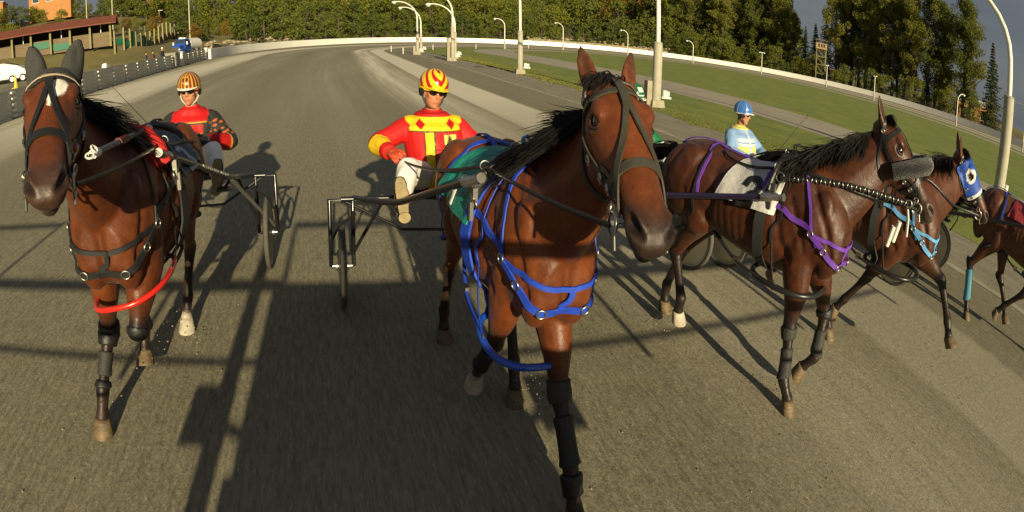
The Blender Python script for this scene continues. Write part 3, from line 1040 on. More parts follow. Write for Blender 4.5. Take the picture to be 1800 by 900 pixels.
# thin poles on the hill
def thin_pole(az, r, h, label, rad=.11, z=None):
    x, y = pol(az, r)
    z = float(terrain_z(x, y)) - .2 if z is None else z
    b = MB(); b.tube([(0, 0, 0), (0, 0, h)], [rad, rad * .7], 8); b.tube([(0, 0, 0), (0, 0, .5)], rad * 1.5, 8); b.box((.3, 0, h - .1), (1.0, .2, .16))
    o = b.build('utility_pole', mat('pale_pole', (.42, .38, .28), .7, var=.15)); o.location = (x, y, z)
    tag(o, label, 'pole')
thin_pole(-24.9, 92, 13, 'pale pole standing behind the right half of the red shed roof')
thin_pole(-22.3, 88, 13, 'pale pole standing at the right end of the red shed roof')
thin_pole(-14.6, 112, 13, 'pale pole standing above the blue truck by the bushes', .16)
thin_pole(-17.6, 120, 6, 'thin short pole on the hillside between the shed and the bushes', .06)
# hillside wire fence
def wire_fence():
    rt = empty('wire_fence', (0, 0, 0)); tag(rt, 'thin wire fence with posts crossing the hillside above the shed', 'fence')
    P = []
    for i in range(34):
        a = -23.5 + i * .55; r = 118 + 14 * math.sin(i * .12)
        x, y = pol(a, r); P.append(V3(x, y, float(terrain_z(x, y)) - .1))
        MB().tube([P[-1], P[-1] + V3(0, 0, 1.7)], .05, 6).build('post', mat('wire_post', (.3, .28, .2), .7), rt)
    b = MB()
    for hgt in (.3, .6, .9, 1.2, 1.6): b.tube([p + V3(0, 0, hgt) for p in P], .018, 4)
    b.build('wire', mat('wire_grey', (.25, .25, .22), .6), rt)
wire_fence()
def tower():
    x, y = pol(49.6, wall_r(49.6) + 7)
    rt = empty('watch_tower', (x, y, 0), R(-45)); tag(rt, 'open wooden watch tower with a boxed cabin on top, among the trees right of centre', 'tower')
    W = mat('tower_wood', (.17, .15, .08), .85, var=.2)
    for sx in (-1, 1):
        for sy in (-1, 1):
            MB().box((sx * 1.35, sy * 1.35, 4.2), (.24, .24, 8.4)).build('leg', W, rt, smooth=False)
    b = MB()
    for z in (2.2, 4.4, 6.4):
        for sx in (-1, 1):
            b.box((sx * 1.38, 0, z), (.12, 2.7, .14)); b.box((0, sx * 1.38, z + .16), (2.7, .12, .14))
            b.tube([(sx * 1.48, -1.3, z), (sx * 1.48, 1.3, z + 1.9)], .06, 6); b.tube([(-1.3, sx * 1.48, z + 1.9), (1.3, sx * 1.48, z)], .06, 6)
    b.build('brace', W, rt, smooth=False)
    b = MB(); b.box((0, 0, 8.5), (3.3, 3.3, .2)); b.box((0, -1.5, 9.2), (3.2, .12, 1.3)); b.box((0, 1.5, 9.2), (3.2, .12, 1.3)); b.box((-1.5, 0, 9.2), (.12, 2.88, 1.3)); b.box((1.5, 0, 9.2), (.12, 2.88, 1.3))
    b.build('cabin', mat('cabin_board', (.30, .21, .10), .85, var=.2), rt, smooth=False)
    for k in (-.7, .1, .8):
        MB().box((k, -1.6, 9.25), (.4, .06, .75)).build('opening', GLASS, rt, smooth=False)
    MB().box((0, 0, 10.55), (3.7, 3.7, .12)).box((-1.5, -1.5, 10.1), (.1, .1, .8)).box((1.5, -1.5, 10.1), (.1, .1, .8)).build('roof', W, rt, smooth=False)
tower()
building(67.3, wall_r(67.3) + 30, 12, 8, 4.4, 0.4, 'low orange brick house at the right end of the trees beside the dark fir', R(-62), 2, 1)
# chain-link fence behind the right end of the wall
def link_fence():
    rt = empty('link_fence', (0, 0, 0)); tag(rt, 'dark chain fence standing behind the white wall at the right', 'fence')
    P = [p + V3(3.0, 0, 0) for p in WALL if p[1] < 78 and p[0] > 100 and p[1] > 20][::2]
    for p in P: MB().tube([p, p + V3(0, 0, 2.3)], .06, 6).build('post', mat('dark_metal_post', (.06, .06, .055), .6), rt)
    b = MB()
    for hgt in np.arange(.2, 2.3, .3): b.tube([p + V3(0, 0, hgt) for p in P], .03, 4)
    b.build('mesh', mat('dark_metal_post'), rt)
link_fence()
# power lines
def powerline():
    rt = empty('power_pole', (*pol(71.0, 190), 0)); tag(rt, 'distant power pole with wires at the right edge beyond the near lamp post', 'pole')
    MB().tube([(0, 0, 0), (0, 0, 11)], [.22, .15], 8).box((0, 0, 10.3), (.2, 3.4, .2)).build('pole', BARK, rt, smooth=False)
    b = MB()
    for k in (-1.5, 0, 1.5): b.tube([(0, k, 10.5), (30, k - 35, 9.8), (60, k - 80, 10.5)], .03, 4)
    b.build('wire', mat('wire_grey'), rt)
powerline()

# ------------------------------------------------------------------ truck, trailer, cone, bystanders
BLUE = mat('truck_blue', (.015, .06, .30), .3, coat=.4); TIRE = mat('tyre_rubber', (.02, .02, .02), .85, bump=.2)
WHT = mat('vehicle_white', (.72, .70, .66), .4, var=.05); CHR = mat('chrome', (.7, .7, .7), .2, 1.0); BLK = mat('black_paint', (.012, .012, .013), .35)
def wheel_part(rt, c, r, w, ax, white=False):
    t = MB(); t.torus(c, ax, r * .78, r * .24, 22, 10); wp_ = t.build('wheel', TIRE, rt)
    h = MB(); ax = nrm(ax); h.tube([V3(*c) - ax * w * .35, V3(*c) + ax * w * .35], r * .62, 18); h.tube([V3(*c) - ax * w * .5, V3(*c) + ax * w * .5], r * .2, 10)
    h.build('rim', WHT if white else CHR, wp_)
def truck():
    rt = empty('truck', (-25.6, 94, 0), R(-105)); tag(rt, 'blue truck with white roof lights and chrome grille, parked behind the gate', 'truck')
    b = MB(); b.box((2.2, 0, 1.15), (1.7, 1.9, 1.0), taper=.93); b.box((3.0, 0, .65), (.3, 2.3, .35)); b.box((.6, 0, 1.3), (1.9, 2.2, 1.5)); b.box((.55, 0, 2.3), (1.6, 2.05, .9), taper=.86)
    for s in (-1, 1): b.box((2.1, s * 1.0, .95), (1.1, .35, .3))
    b.build('cab', BLUE, rt, smooth=False)
    MB().box((1.35, 0, 2.32), (.12, 1.75, .62), ((.95, 0, -.3), (0, 1, 0), (.3, 0, .95))).build('windscreen', GLASS, rt, smooth=False)
    for s in (-1, 1):
        MB().box((.5, s * 1.0, 2.3), (1.0, .08, .55)).build('side_window', GLASS, rt, smooth=False)
        MB().ell((3.1, s * .85, 1.0), (.06, .16, .16)).build('headlight', LG, rt)
        MB().box((1.3, s * 1.35, 2.0), (.12, .25, .5)).build('mirror', WHT, rt, smooth=False)
    g = MB(); g.box((3.07, 0, 1.12), (.05, 1.2, .62)); [g.box((3.1, 0, .86 + .13 * i), (.05, 1.15, .05)) for i in range(5)]
    g.build('grille', CHR, rt, smooth=False)
    b = MB(); b.box((.4, 0, 2.85), (.5, 1.3, .22)); b.box((.4, -.4, 3.0), (.25, .3, .14)); b.build('roof_light_bar', WHT, rt, smooth=False)
    b = MB(); b.tube([(-.6, 0, 1.7), (-4.4, 0, 1.7)], 1.1, 20); b.box((-2.4, 0, .65), (4.2, 1.8, .3)); b.build('tank', WHT, rt)
    for x in (2.1, -1.6, -3.4):
        for s in (-1, 1): wheel_part(rt, (x, s * .98, .5), .5, .3, (0, 1, 0))
truck()
def trailer():
    rt = empty('trailer', (-36.5, 58.0, 0), R(18)); tag(rt, 'white wedge nosed trailer with twin white wheels, parked on the left behind the board fence', 'trailer')
    b = MB()
    sec = [(-5.5, .55, 2.4), (-1.6, .55, 2.4), (.2, .5, 1.9), (1.4, .5, 1.2), (1.9, .5, .8)]
    rings = [[V3(x, -1.1, z0), V3(x, 1.1, z0), V3(x, 1.1, z1), V3(x, -1.1, z1)] for x, z0, z1 in sec]
    b.loft(rings); b.build('body', WHT, rt, smooth=False)
    MB().box((-.75, 0, 2.2), (1.5, 1.7, .06), ((.95, 0, .28), (0, 1, 0), (-.28, 0, .95))).build('dark_panel', BLK, rt, smooth=False)
    MB().box((-1.8, 0, .5), (7.0, 1.9, .14)).build('chassis', BLK, rt, smooth=False)
    for x in (-.6, .75):
        for s in (-1, 1): wheel_part(rt, (x, s * 1.12, .46), .46, .25, (0, 1, 0), True)
trailer()
def cone(x, y):
    b = MB(); b.tube([(0, 0, .04), (0, 0, .5), (0, 0, 1.05)], [.23, .15, .09], 14); b.box((0, 0, .03), (.6, .6, .06)); b.tube([(0, 0, 1.05), (0, 0, 1.1)], [.11, .05], 12); b.tube([(0, 0, .68), (0, 0, .74)], [.137, .13], 14)
    o = b.build('traffic_cone', mat('cone_yellow', (.55, .42, .05), .6, var=.1), smooth=False); o.location = (x, y, 0)
    tag(o, 'tall yellow traffic cone standing before the wheels of the white trailer', 'cone')
cone(-27.6, 43.2)
b = MB(); b.box((0, 0, .10), (.30, .50, .20), taper=.8); b.box((0, 0, .215), (.2, .25, .03))
o = b.build('white_marker_box', WHT, smooth=False); o.location = (-12.81, 29.8, 1.14)
tag(o, 'small white box sitting on top of the long grey board fence', 'box')
# ------------------------------------------------------------------ horses
HIDE = mat('horse_coat', attr=True, rough=.50, var=.30, vscale=4.5, bump=.13, bscale=40, spec=.40, sheen=.04, stretch=(1, 1, 1))
def _coat_detail():
    nt = HIDE.node_tree; L = nt.links.new; b = nt.nodes['Principled BSDF']
    tc_ = nt.nodes.new('ShaderNodeTexCoord'); mp_ = nt.nodes.new('ShaderNodeMapping'); mp_.inputs['Scale'].default_value = (1, 1, .16); L(tc_.outputs['Object'], mp_.inputs[0])
    n = nt.nodes.new('ShaderNodeTexNoise'); n.inputs['Scale'].default_value = 260; n.inputs['Detail'].default_value = 3; L(mp_.outputs[0], n.inputs['Vector'])
    n2 = nt.nodes.new('ShaderNodeTexNoise'); n2.inputs['Scale'].default_value = 14; n2.inputs['Detail'].default_value = 8; n2.inputs['Roughness'].default_value = .7; L(tc_.outputs['Object'], n2.inputs['Vector'])
    old = b.inputs['Base Color'].links[0].from_socket
    r = nt.nodes.new('ShaderNodeMapRange'); r.inputs[3].default_value = .72; r.inputs[4].default_value = 1.28; L(n.outputs[0], r.inputs[0])
    r2 = nt.nodes.new('ShaderNodeMapRange'); r2.inputs[1].default_value = .3; r2.inputs[2].default_value = .7; r2.inputs[3].default_value = .75; r2.inputs[4].default_value = 1.25; L(n2.outputs[0], r2.inputs[0])
    mm = nt.nodes.new('ShaderNodeMath'); mm.operation = 'MULTIPLY'; L(r.outputs[0], mm.inputs[0]); L(r2.outputs[0], mm.inputs[1])
    v = nt.nodes.new('ShaderNodeVectorMath'); v.operation = 'SCALE'; L(old, v.inputs[0]); L(mm.outputs[0], v.inputs['Scale']); L(v.outputs[0], b.inputs['Base Color'])
    rr = nt.nodes.new('ShaderNodeMapRange'); rr.inputs[1].default_value = .3; rr.inputs[2].default_value = .7; rr.inputs[3].default_value = .36; rr.inputs[4].default_value = .58; L(n2.outputs[0], rr.inputs[0]); L(rr.outputs[0], b.inputs['Roughness'])
    bp = [q for q in nt.nodes if q.type == 'BUMP'][0]
    b2 = nt.nodes.new('ShaderNodeBump'); b2.inputs['Strength'].default_value = .12; b2.inputs['Distance'].default_value = .004; L(n.outputs[0], b2.inputs['Height']); L(bp.outputs[0], b2.inputs['Normal']); L(b2.outputs[0], b.inputs['Normal'])
_coat_detail()
HAIR = mat('horse_hair', (.006, .005, .0045), .62, spec=.22)
HORN = mat('hoof_horn', (.125, .085, .042), .6, var=.4, vscale=14, bump=.3, bscale=30, stretch=(1, 1, 3))
HORND = mat('hoof_dark', (.035, .03, .025), .55, var=.3, vscale=14)
HORNW = mat('hoof_pale', (.40, .35, .27), .8, var=.35, vscale=12)
EYE = mat('eye_dark', (.012, .007, .004), .05, spec=.9, coat=1.0)
LEATHER = mat('black_leather', (.012, .012, .012), .4, var=.2, vscale=20, bump=.1, bscale=120)
OLIVE = mat('worn_leather', (.045, .040, .028), .5, var=.25, vscale=20, bump=.1, bscale=120)
METAL = mat('nickel', (.42, .40, .36), .38, 1.0)
NOSTRIL = mat('dark_inside', (.012, .006, .005), .9)

def horse_frames(c):
    sc = c.get('sc', 1.0)
    X, Y, yaw = c['X'], c['Y'], c['yaw']
    if 'head' in c:
        P, hy, hp, hr = c['head']
        fx = V3(math.sin(yaw), -math.cos(yaw), 0); ly = V3(math.cos(yaw), math.sin(yaw), 0)
        d = V3(P[0] - X, P[1] - Y, 0)
        Pl = V3(d @ fx, d @ ly, P[2] - c.get('z', 0)) / sc
        yr = hy - yaw
    else:
        Pl, yr, hp, hr = V3(*c['headl'][0]), *c['headl'][1:]
    f = V3(math.cos(yr), math.sin(yr), 0); l = V3(-math.sin(yr), math.cos(yr), 0); up = V3(0, 0, 1)
    a = f * math.sin(hp) - up * math.cos(hp); n = f * math.cos(hp) + up * math.sin(hp)
    a2 = a * math.cos(hr) + l * math.sin(hr); l2 = l * math.cos(hr) - a * math.sin(hr)
    hs = c.get('hsc', 1.06)
    H = lambda A, N, S: Pl + (a2 * A + n * N + l2 * S * 1.06) * hs
    return Pl, a2, n, l2, H

TORSO = [(-.80, 1.24, 1.06, .09), (-.74, 1.34, .99, .19), (-.62, 1.395, .94, .265), (-.45, 1.435, .90, .295), (-.25, 1.43, .875, .275), (-.02, 1.405, .83, .285),
         (.18, 1.44, .80, .28), (.33, 1.505, .79, .245), (.48, 1.545, .81, .215), (.62, 1.46, .86, .198), (.73, 1.34, .92, .168), (.80, 1.22, 1.0, .10)]
def ring_torso(x, zt, zb, hw, n=28, e=.86):
    zc, hh = (zt + zb) / 2, (zt - zb) / 2
    P = []
    for j in range(n):
        t = 2 * math.pi * j / n
        c, s = math.cos(t), math.sin(t)
        yy = math.copysign(abs(s) ** e, s) * hw
        yy *= 1 - .16 * max(0, c) ** 2
        P.append(V3(x, yy, zc + hh * math.copysign(abs(c) ** .95, c)))
    return P
HEADT = [(-.05, -.05, -.12, .04), (-.01, -.012, -.16, .070), (.05, .010, -.195, .086), (.11, .020, -.225, .098), (.17, .020, -.245, .103), (.23, .013, -.252, .094), (.30, .006, -.225, .078),
         (.37, .003, -.178, .069), (.44, .000, -.148, .062), (.51, -.003, -.132, .060), (.56, -.008, -.126, .064), (.60, -.022, -.114, .057), (.63, -.05, -.092, .034)]

def make_horse(c):
    Pl, A, N, S, H = horse_frames(c)
    sc = c.get('sc', 1.0)
    root = empty('horse', (c['X'], c['Y'], c.get('z', 0)), c['yaw'] - math.pi / 2)
    root.scale = (sc, sc, sc)
    tag(root, c['label'], 'horse')
    mb = MB()
    # trunk
    T = np.array(TORSO)
    C, _ = spline_r(np.c_[T[:, 0], T[:, 1], T[:, 2]], T[:, 3:4], 4)
    _, Wd = spline_r(np.c_[T[:, 0], T[:, 1], T[:, 2]], T[:, 3:4], 4)
    mb.loft([ring_torso(C[i, 0], C[i, 1], C[i, 2], Wd[i, 0]) for i in range(len(C))])
    # neck: smooth path from the shoulders to the throat
    B0 = V3(.44, 0, 1.235); d0 = nrm(V3(.80, 0, .60))
    B1 = H(.085, -.115, 0); d1 = nrm(-A * .42 + N * .9)
    Ln = np.linalg.norm(B1 - B0)
    hs = [(0, .30, .19), (.2, .28, .158), (.4, .245, .124), (.6, .208, .104), (.8, .168, .091), (1, .130, .082)]
    rings = []
    for k in range(17):
        t = k / 16
        h00 = 2 * t ** 3 - 3 * t * t + 1; h10 = t ** 3 - 2 * t * t + t; h01 = -2 * t ** 3 + 3 * t * t; h11 = t ** 3 - t * t
        p = h00 * B0 + h10 * d0 * Ln * .8 + h01 * B1 + h11 * d1 * Ln * .55
        g = nrm((6 * t * t - 6 * t) * B0 + (3 * t * t - 4 * t + 1) * d0 * Ln * .8 + (-6 * t * t + 6 * t) * B1 + (3 * t * t - 2 * t) * d1 * Ln * .55)
        u = nrm(V3(0, 1, 0) * (1 - t) + S * t); u = nrm(u - g * (u @ g)); w = np.cross(g, u)
        if w @ (V3(-.5, 0, 1)) < 0: w = -w
        hh = np.interp(t, [q[0] for q in hs], [q[1] for q in hs]); hw = np.interp(t, [q[0] for q in hs], [q[2] for q in hs])
        ring = []
        for j in range(20):
            a = 2 * math.pi * j / 20
            ring.append(p + w * hh * math.cos(a) + u * hw * math.sin(a) * (1 - .34 * max(0, math.cos(a))))
        rings.append(ring)
        c.setdefault('_neck', []).append((p, w, u, hh, hw, g))
    mb.loft(rings)
    # head
    Ht = np.array(HEADT)
    Q1, Q2 = spline_r(Ht[:, :3], Ht[:, 3:4], 4)
    rings = []
    for (aa, nf, nb), (hw,) in zip(Q1, Q2):
        ring = []
        nc, hh = (nf + nb) / 2, (nf - nb) / 2
        for j in range(20):
            t = 2 * math.pi * j / 20
            cs, sn = math.cos(t), math.sin(t)
            wv = math.copysign(abs(sn) ** .8, sn) * hw
            nv = math.copysign(abs(cs) ** .85, cs)
            jaw = .45 if aa > .33 else .22
            wv *= 1 - jaw * max(0, -nv) ** 1.5 - .16 * max(0, nv) ** 3
            ring.append(H(aa, nc + hh * nv, wv))
        rings.append(ring)
    mb.loft(rings)
    fr = (A, N, S)
    for s in (-1, 1):
        mb.ell(H(.205, -.165, s * .058), (.088, .078, .036), fr)               # jowl
        mb.ell(H(.140, -.016, s * .076), (.050, .026, .026), fr)               # brow
        mb.ell(H(.33, -.085, s * .061), (.085, .012, .012), fr)                # facial crest
        mb.ell(H(.562, -.036, s * .046), (.044, .030, .026), fr)               # nostril rim
        mb.ell(H(.575, -.085, s * .032), (.034, .030, .022), fr)               # lip
        # ear
        eb = H(-.015, -.060, s * .058); tilt = c.get('ear', (.25, .60))
        up_ = nrm(-A * 1.0 + S * s * tilt[0] + N * tilt[1]); fo = nrm(N * .86 + S * s * .5); fo = nrm(fo - up_ * (fo @ up_)); si = np.cross(up_, fo)
        prof = [(-.03, .034, .034), (.0, .034, .032), (.04, .036, .027), (.08, .0355, .021), (.12, .029, .016), (.152, .017, .011), (.176, .005, .005)]
        er = []
        for (z, w_, th) in prof:
            r_ = []
            for j in range(14):
                t = 2 * math.pi * j / 14
                pf = math.sin(t)
                dent = -.020 * math.exp(-(math.cos(t) / .5) ** 2) * sstep(.01, .06, z) * (1 - sstep(.13, .17, z)) if pf > 0 else 0
                r_.append(eb + up_ * z + si * w_ * math.cos(t) + fo * (th * pf + dent))
            er.append(r_)
        mb.loft(er)
        c.setdefault('_ear', []).append((eb, up_, fo, si))
        # muscles
        mb.ell((.54, s * .135, 1.16), (.14, .075, .26), ((.9, 0, -.4), (0, 1, 0), (.4, 0, .9)))
        mb.ell((.70, s * .085, 1.04), (.10, .078, .17))
        mb.ell((-.50, s * .165, 1.17), (.22, .12, .27))
        mb.ell((-.66, s * .12, 1.08), (.12, .09, .22))
        mb.ell((-.34, s * .18, 1.0), (.13, .09, .17))
    mb.ell(H(.578, -.122, 0), (.042, .024, .034), fr)                            # chin
    mb.ell((-.45, 0, 1.35), (.25, .2, .11))
    # legs
    legs = {}
    c['_leg'] = {}
    for k, J in c['legs'].items():
        fore = k[1] == 'F'; s = 1 if k[0] == 'L' else -1
        J = [V3(*p) for p in J]
        if J[2][2] < .14:
            dn_ = J[2] - J[1]; J[2] = J[1] + dn_ * ((J[1][2] - .078) / max(.05, J[1][2] - J[2][2])) if J[1][2] > .12 else J[2]; J[2][2] = .078
        c['legs'][k] = J
        if fore:
            kn, fe, co = J
            el = V3(.47 + .22 * (kn[0] - .45), .118 * s + c.get('eloff', {}).get(k, 0), .95)
            P = [V3(.52, .12 * s, 1.16), el, el * .52 + kn * .48 + V3(.012, 0, 0), el * .16 + kn * .84, kn, kn * .80 + fe * .20, kn * .5 + fe * .5, kn * .14 + fe * .86, fe, fe * .45 + co * .55, co]
            Rr = [(.095, .16), (.096, .128), (.074, .092), (.047, .056), (.050, .055), (.038, .042), (.028, .036), (.031, .039), (.040, .046), (.032, .036), (.043, .047)]
        else:
            ho, fe, co = J
            st = V3(-.34 + .15 * (ho[0] + .6), .155 * s, .98)
            P = [V3(-.48, .13 * s, 1.24), V3(-.42, .15 * s, 1.10) * .6 + st * .4, st, st * .5 + ho * .5 - V3(.01, 0, 0), st * .14 + ho * .86, ho, ho * .82 + fe * .18, ho * .5 + fe * .5, ho * .12 + fe * .88, fe, fe * .45 + co * .55, co]
            Rr = [(.115, .22), (.110, .19), (.095, .145), (.062, .088), (.040, .056), (.045, .062), (.038, .046), (.031, .038), (.034, .041), (.042, .047), (.033, .037), (.044, .048)]
            dn = nrm(fe - ho); bk = nrm(V3(-1, 0, 0) - dn * (V3(-1, 0, 0) @ dn))
            mb.ell(ho + bk * .045 - dn * .035, (.026, .022, .055), (bk, np.cross(dn, bk), dn))
        Cc, Qq = limb(mb, P, Rr, (0, 1, 0), 14, 5)
        legs[k] = (J, Cc, Qq)
    V, F = remesh(mb, c.get('vox', .012), c.get('sm', 7))
    # --- nostrils, eye sockets
    for s in (-1, 1):
        for (aa, nn, ss, dirv, ra, rn, dep) in ((.572, -.026, .058, S * s * .75 + N * .62 + A * .15, .036, .0165, .034), (.165, -.043, .100, S * s * .9 + N * .35, .027, .019, .012)):
            ctr = H(aa, nn, ss * s); dv = nrm(dirv)
            D = V - ctr
            ax1 = nrm(A * .86 - S * s * .42 - N * .2) if aa > .5 else A
            ax1 = nrm(ax1 - dv * (ax1 @ dv))
            ax2 = np.cross(dv, ax1)
            q = ((D @ ax1) / ra) ** 2 + ((D @ ax2) / rn) ** 2
            near = (np.abs(D @ dv) < .05)
            V = V - dv[None, :] * ((dep * np.exp(-q ** 1.5) - (.006 if aa > .5 else .003) * np.exp(-((np.sqrt(q) - 1.55) / .42) ** 2)) * near)[:, None]
    # --- muscle edges: shallow grooves and ridges along known lines of the trunk, and faint ribs
    def groove(line, depth, wid, ymin=.05):
        nonlocal V
        best = np.full(len(V), 9.0)
        for (x0, z0), (x1, z1) in zip(line[:-1], line[1:]):
            dx, dz = x1 - x0, z1 - z0; L2 = dx * dx + dz * dz
            t = np.clip(((V[:, 0] - x0) * dx + (V[:, 2] - z0) * dz) / L2, 0, 1)
            best = np.minimum(best, np.hypot(V[:, 0] - x0 - t * dx, V[:, 2] - z0 - t * dz))
        k = depth * np.exp(-(best / wid) ** 2) * sstep(ymin, ymin + .06, np.abs(V[:, 1]))
        V = V - np.stack([np.zeros(len(V)), np.sign(V[:, 1]) * k, np.zeros(len(V))], 1)
    groove([(.44, 1.52), (.60, 1.32), (.70, 1.16), (.74, 1.04)], .016, .022)
    groove([(.34, 1.44), (.31, 1.22), (.38, 1.02), (.46, .95)], .015, .028)
    groove([(.49, 1.45), (.57, 1.24), (.60, 1.14)], -.010, .024)
    groove([(.40, 1.30), (.50, 1.14), (.56, 1.02)], .010, .020)
    groove([(-.22, 1.36), (-.19, 1.16), (-.24, 1.0)], .018, .035)
    groove([(-.52, 1.44), (-.62, 1.25), (-.62, 1.05), (-.58, .92)], .014, .024)
    groove([(-.36, 1.38), (-.44, 1.18), (-.42, 1.02)], .010, .024)
    for i in range(7):
        x = -.14 + i * .062; groove([(x + .05, 1.32), (x, 1.12), (x + .02, .94)], .0035, .013, .16)
    front = np.exp(-(V[:, 1] / .022) ** 2) * sstep(.66, .76, V[:, 0]) * sstep(.82, .92, V[:, 2]) * (1 - sstep(1.15, 1.25, V[:, 2]))
    V = V - np.stack([front * .022, 0 * front, 0 * front], 1)
    nse = np.sin(V[:, 0] * 23 + 1.3 * np.sin(V[:, 2] * 17)) * np.sin(V[:, 2] * 19 + 2 * np.sin(V[:, 1] * 14)) + .6 * np.sin(V[:, 0] * 41 + V[:, 2] * 37 + 3 * np.sin(V[:, 1] * 21))
    cen = np.stack([V[:, 0], 0 * V[:, 0], np.full(len(V), 1.15)], 1); dr = V - cen; dl = np.linalg.norm(dr, axis=1)[:, None]
    inb = (V[:, 2] > .85) & (V[:, 0] < .8) & (np.abs(V[:, 1]) > .03)
    V = V + dr / (dl + 1e-6) * (nse * .0013 * inb)[:, None]
    # --- coat colours
    base = np.array(c.get('coat', (.17, .055, .018))); dark = np.array((.012, .009, .008)); mz = np.array(c.get('muzzle', (.035, .022, .016)))
    col = np.repeat(base[None], len(V), 0)
    rngv = np.sin(V[:, 0] * 7 + V[:, 2] * 5) * .5 + np.sin(V[:, 1] * 11 + V[:, 2] * 9 + 2) * .5
    col *= (1 + .08 * rngv)[:, None]
    # topline darker, flanks and belly warmer
    D = V - Pl
    ha, hn, hs_ = D @ A, D @ N, D @ S
    head = (ha > -.3) & (ha < .7) & (np.abs(hs_) < .2) & (hn > -.3) & (hn < .12) & (np.linalg.norm(V - H(.3, -.1, 0), axis=1) < .5)
    k = np.where(head, sstep(.47, .60, ha + c.get('mz_o', 0) + .25 * np.abs(hs_) - .3 * (hn + .05)), 0) * c.get('mz_k', .85)
    col = col * (1 - k)[:, None] + mz * k[:, None]
    for s in (-1, 1):
        ctr = H(.572, -.026, .058 * s); dv = nrm(S * s * .75 + N * .62 + A * .15); ax1 = nrm(A * .86 - S * s * .42 - N * .2); ax1 = nrm(ax1 - dv * (ax1 @ dv)); ax2 = np.cross(dv, ax1)
        Dn = V - ctr; k = np.exp(-(((Dn @ ax1) / .036) ** 2 + ((Dn @ ax2) / .018) ** 2) ** 2) * (np.abs(Dn @ dv) < .055) * .98
        col = col * (1 - k)[:, None] + np.array((.010, .005, .004)) * k[:, None]
        ctr = H(.165, -.043, .10 * s)
        k = np.exp(-(np.linalg.norm(V - ctr, axis=1) / .034) ** 2) * .85
        col = col * (1 - k)[:, None] + np.array((.015, .009, .006)) * k[:, None]
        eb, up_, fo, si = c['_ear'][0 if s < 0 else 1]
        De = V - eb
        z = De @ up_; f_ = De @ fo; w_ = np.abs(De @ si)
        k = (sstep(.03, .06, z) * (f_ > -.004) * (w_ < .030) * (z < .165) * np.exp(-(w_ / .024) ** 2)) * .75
        col = col * (1 - k)[:, None] + np.array((.045, .022, .012)) * k[:, None]  # shade of the ear hollow painted in as dark colour
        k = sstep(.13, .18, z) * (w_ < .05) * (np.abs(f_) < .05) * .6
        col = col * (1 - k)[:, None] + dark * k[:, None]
    # mouth line
    k = np.where(head & (ha > .49), np.exp(-((hn + .098 - (.60 - ha) * .14) / .006) ** 2) * sstep(.49, .52, ha) * .9, 0)
    col = col * (1 - k)[:, None] + np.array((.006, .004, .004)) * k[:, None]
    if 'marks' in c:
        k = c['marks'](ha, hn, hs_) * head
        col = col * (1 - k)[:, None] + np.array((.78, .74, .66)) * k[:, None]
    for kk, (J, Cc, Qq) in legs.items():
        fore = kk[1] == 'F'
        j0, fe, co = J
        best = np.full(len(V), 9.0); tt = np.zeros(len(V))
        for i in range(len(Cc) - 1):
            ab = Cc[i + 1] - Cc[i]
            t = np.clip(((V - Cc[i]) @ ab) / (ab @ ab + 1e-9), 0, 1)
            dd = np.linalg.norm(V - (Cc[i] + t[:, None] * ab), axis=1) - Qq[i].mean() * .9
            m_ = dd < best
            best[m_] = dd[m_]; tt[m_] = (i + t[m_]) / (len(Cc) - 1)
        c['_leg'][kk] = (best, tt)
        t0, t1 = ((.19, .32) if fore else (.34, .46))
        k = np.where(best < .035, sstep(t0, t1, tt), 0) * .97
        ns = .5 + .5 * np.sin(V[:, 2] * 40) * np.sin(V[:, 0] * 33)
        k = np.clip(k * (1 - .12 * ns), 0, 1)
        col = col * (1 - k)[:, None] + dark * k[:, None]
        sock = c.get('socks', {}).get(kk)
        if sock:
            k = np.where(best < .03, sstep(sock, sock + .05, tt), 0) * .85
            col = col * (1 - k)[:, None] + np.array((.42, .36, .28)) * k[:, None]
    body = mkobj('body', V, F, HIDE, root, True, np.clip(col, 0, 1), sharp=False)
    bv = bvh_of(V, F)
    # eyes
    for s in (-1, 1):
        b = MB(); b.ell(H(.166, -.042, s * .0775), (.025, .019, .018), fr, n=20, m=14); b.build('eye', EYE, root)
        b = MB()
        rimp = [H(.166 + .028 * math.cos(t), -.040 + .0175 * math.sin(t), s * (.0895 - .011 * math.sin(t) - .005 * math.cos(t) ** 2)) for t in np.linspace(0, 2 * math.pi, 20)[:-1]]
        b.tube(rimp, .0048, 6, closed=True, ref=S)
        b.build('eyelid', mat('eyelid_skin', (.035, .016, .009), .5), root)
    # hooves
    for kk, (J, Cc, Qq) in legs.items():
        j0, fe, co = J
        d = nrm(co - fe)
        flat = co[2] < .14
        if flat:
            dn = V3(0, 0, -1); h = max(.05, co[2] - .002); toe = V3(.045, 0, 0) * (h / .08)
        else:
            dn = d; h = .082; toe = nrm(V3(1, 0, 0) - d * d[0]) * .03
        lat = nrm(np.cross(dn, nrm(toe)))
        fx = nrm(toe)
        b = MB(); rings = []
        for t, rr in ((-.12, .040), (0, .047), (.12, .049), (.55, .055), (.93, .061), (1.0, .059)):
            p = co + dn * h * t + toe * max(0, t)
            rings.append([p + fx * rr * 1.06 * math.cos(a) + lat * rr * math.sin(a) * (1 if math.cos(a) > -.3 else .9) for a in np.linspace(0, 2 * math.pi, 21)[:-1]])
        b.loft(rings)
        b.build('hoof', {'d': HORND, 'p': HORNW}.get(c.get('hoof', {}).get(kk), HORN), root)
    c['_V'] = V; c['_F'] = F; c['_hc'] = (ha / c.get('hsc', 1.06), hn / c.get('hsc', 1.06), hs_ / c.get('hsc', 1.06) / 1.06, head)
    c['_bv'] = bv; c['_legs'] = legs; c['_root'] = root; c['_H'] = H; c['_fr'] = fr
    hair(c)
    return root

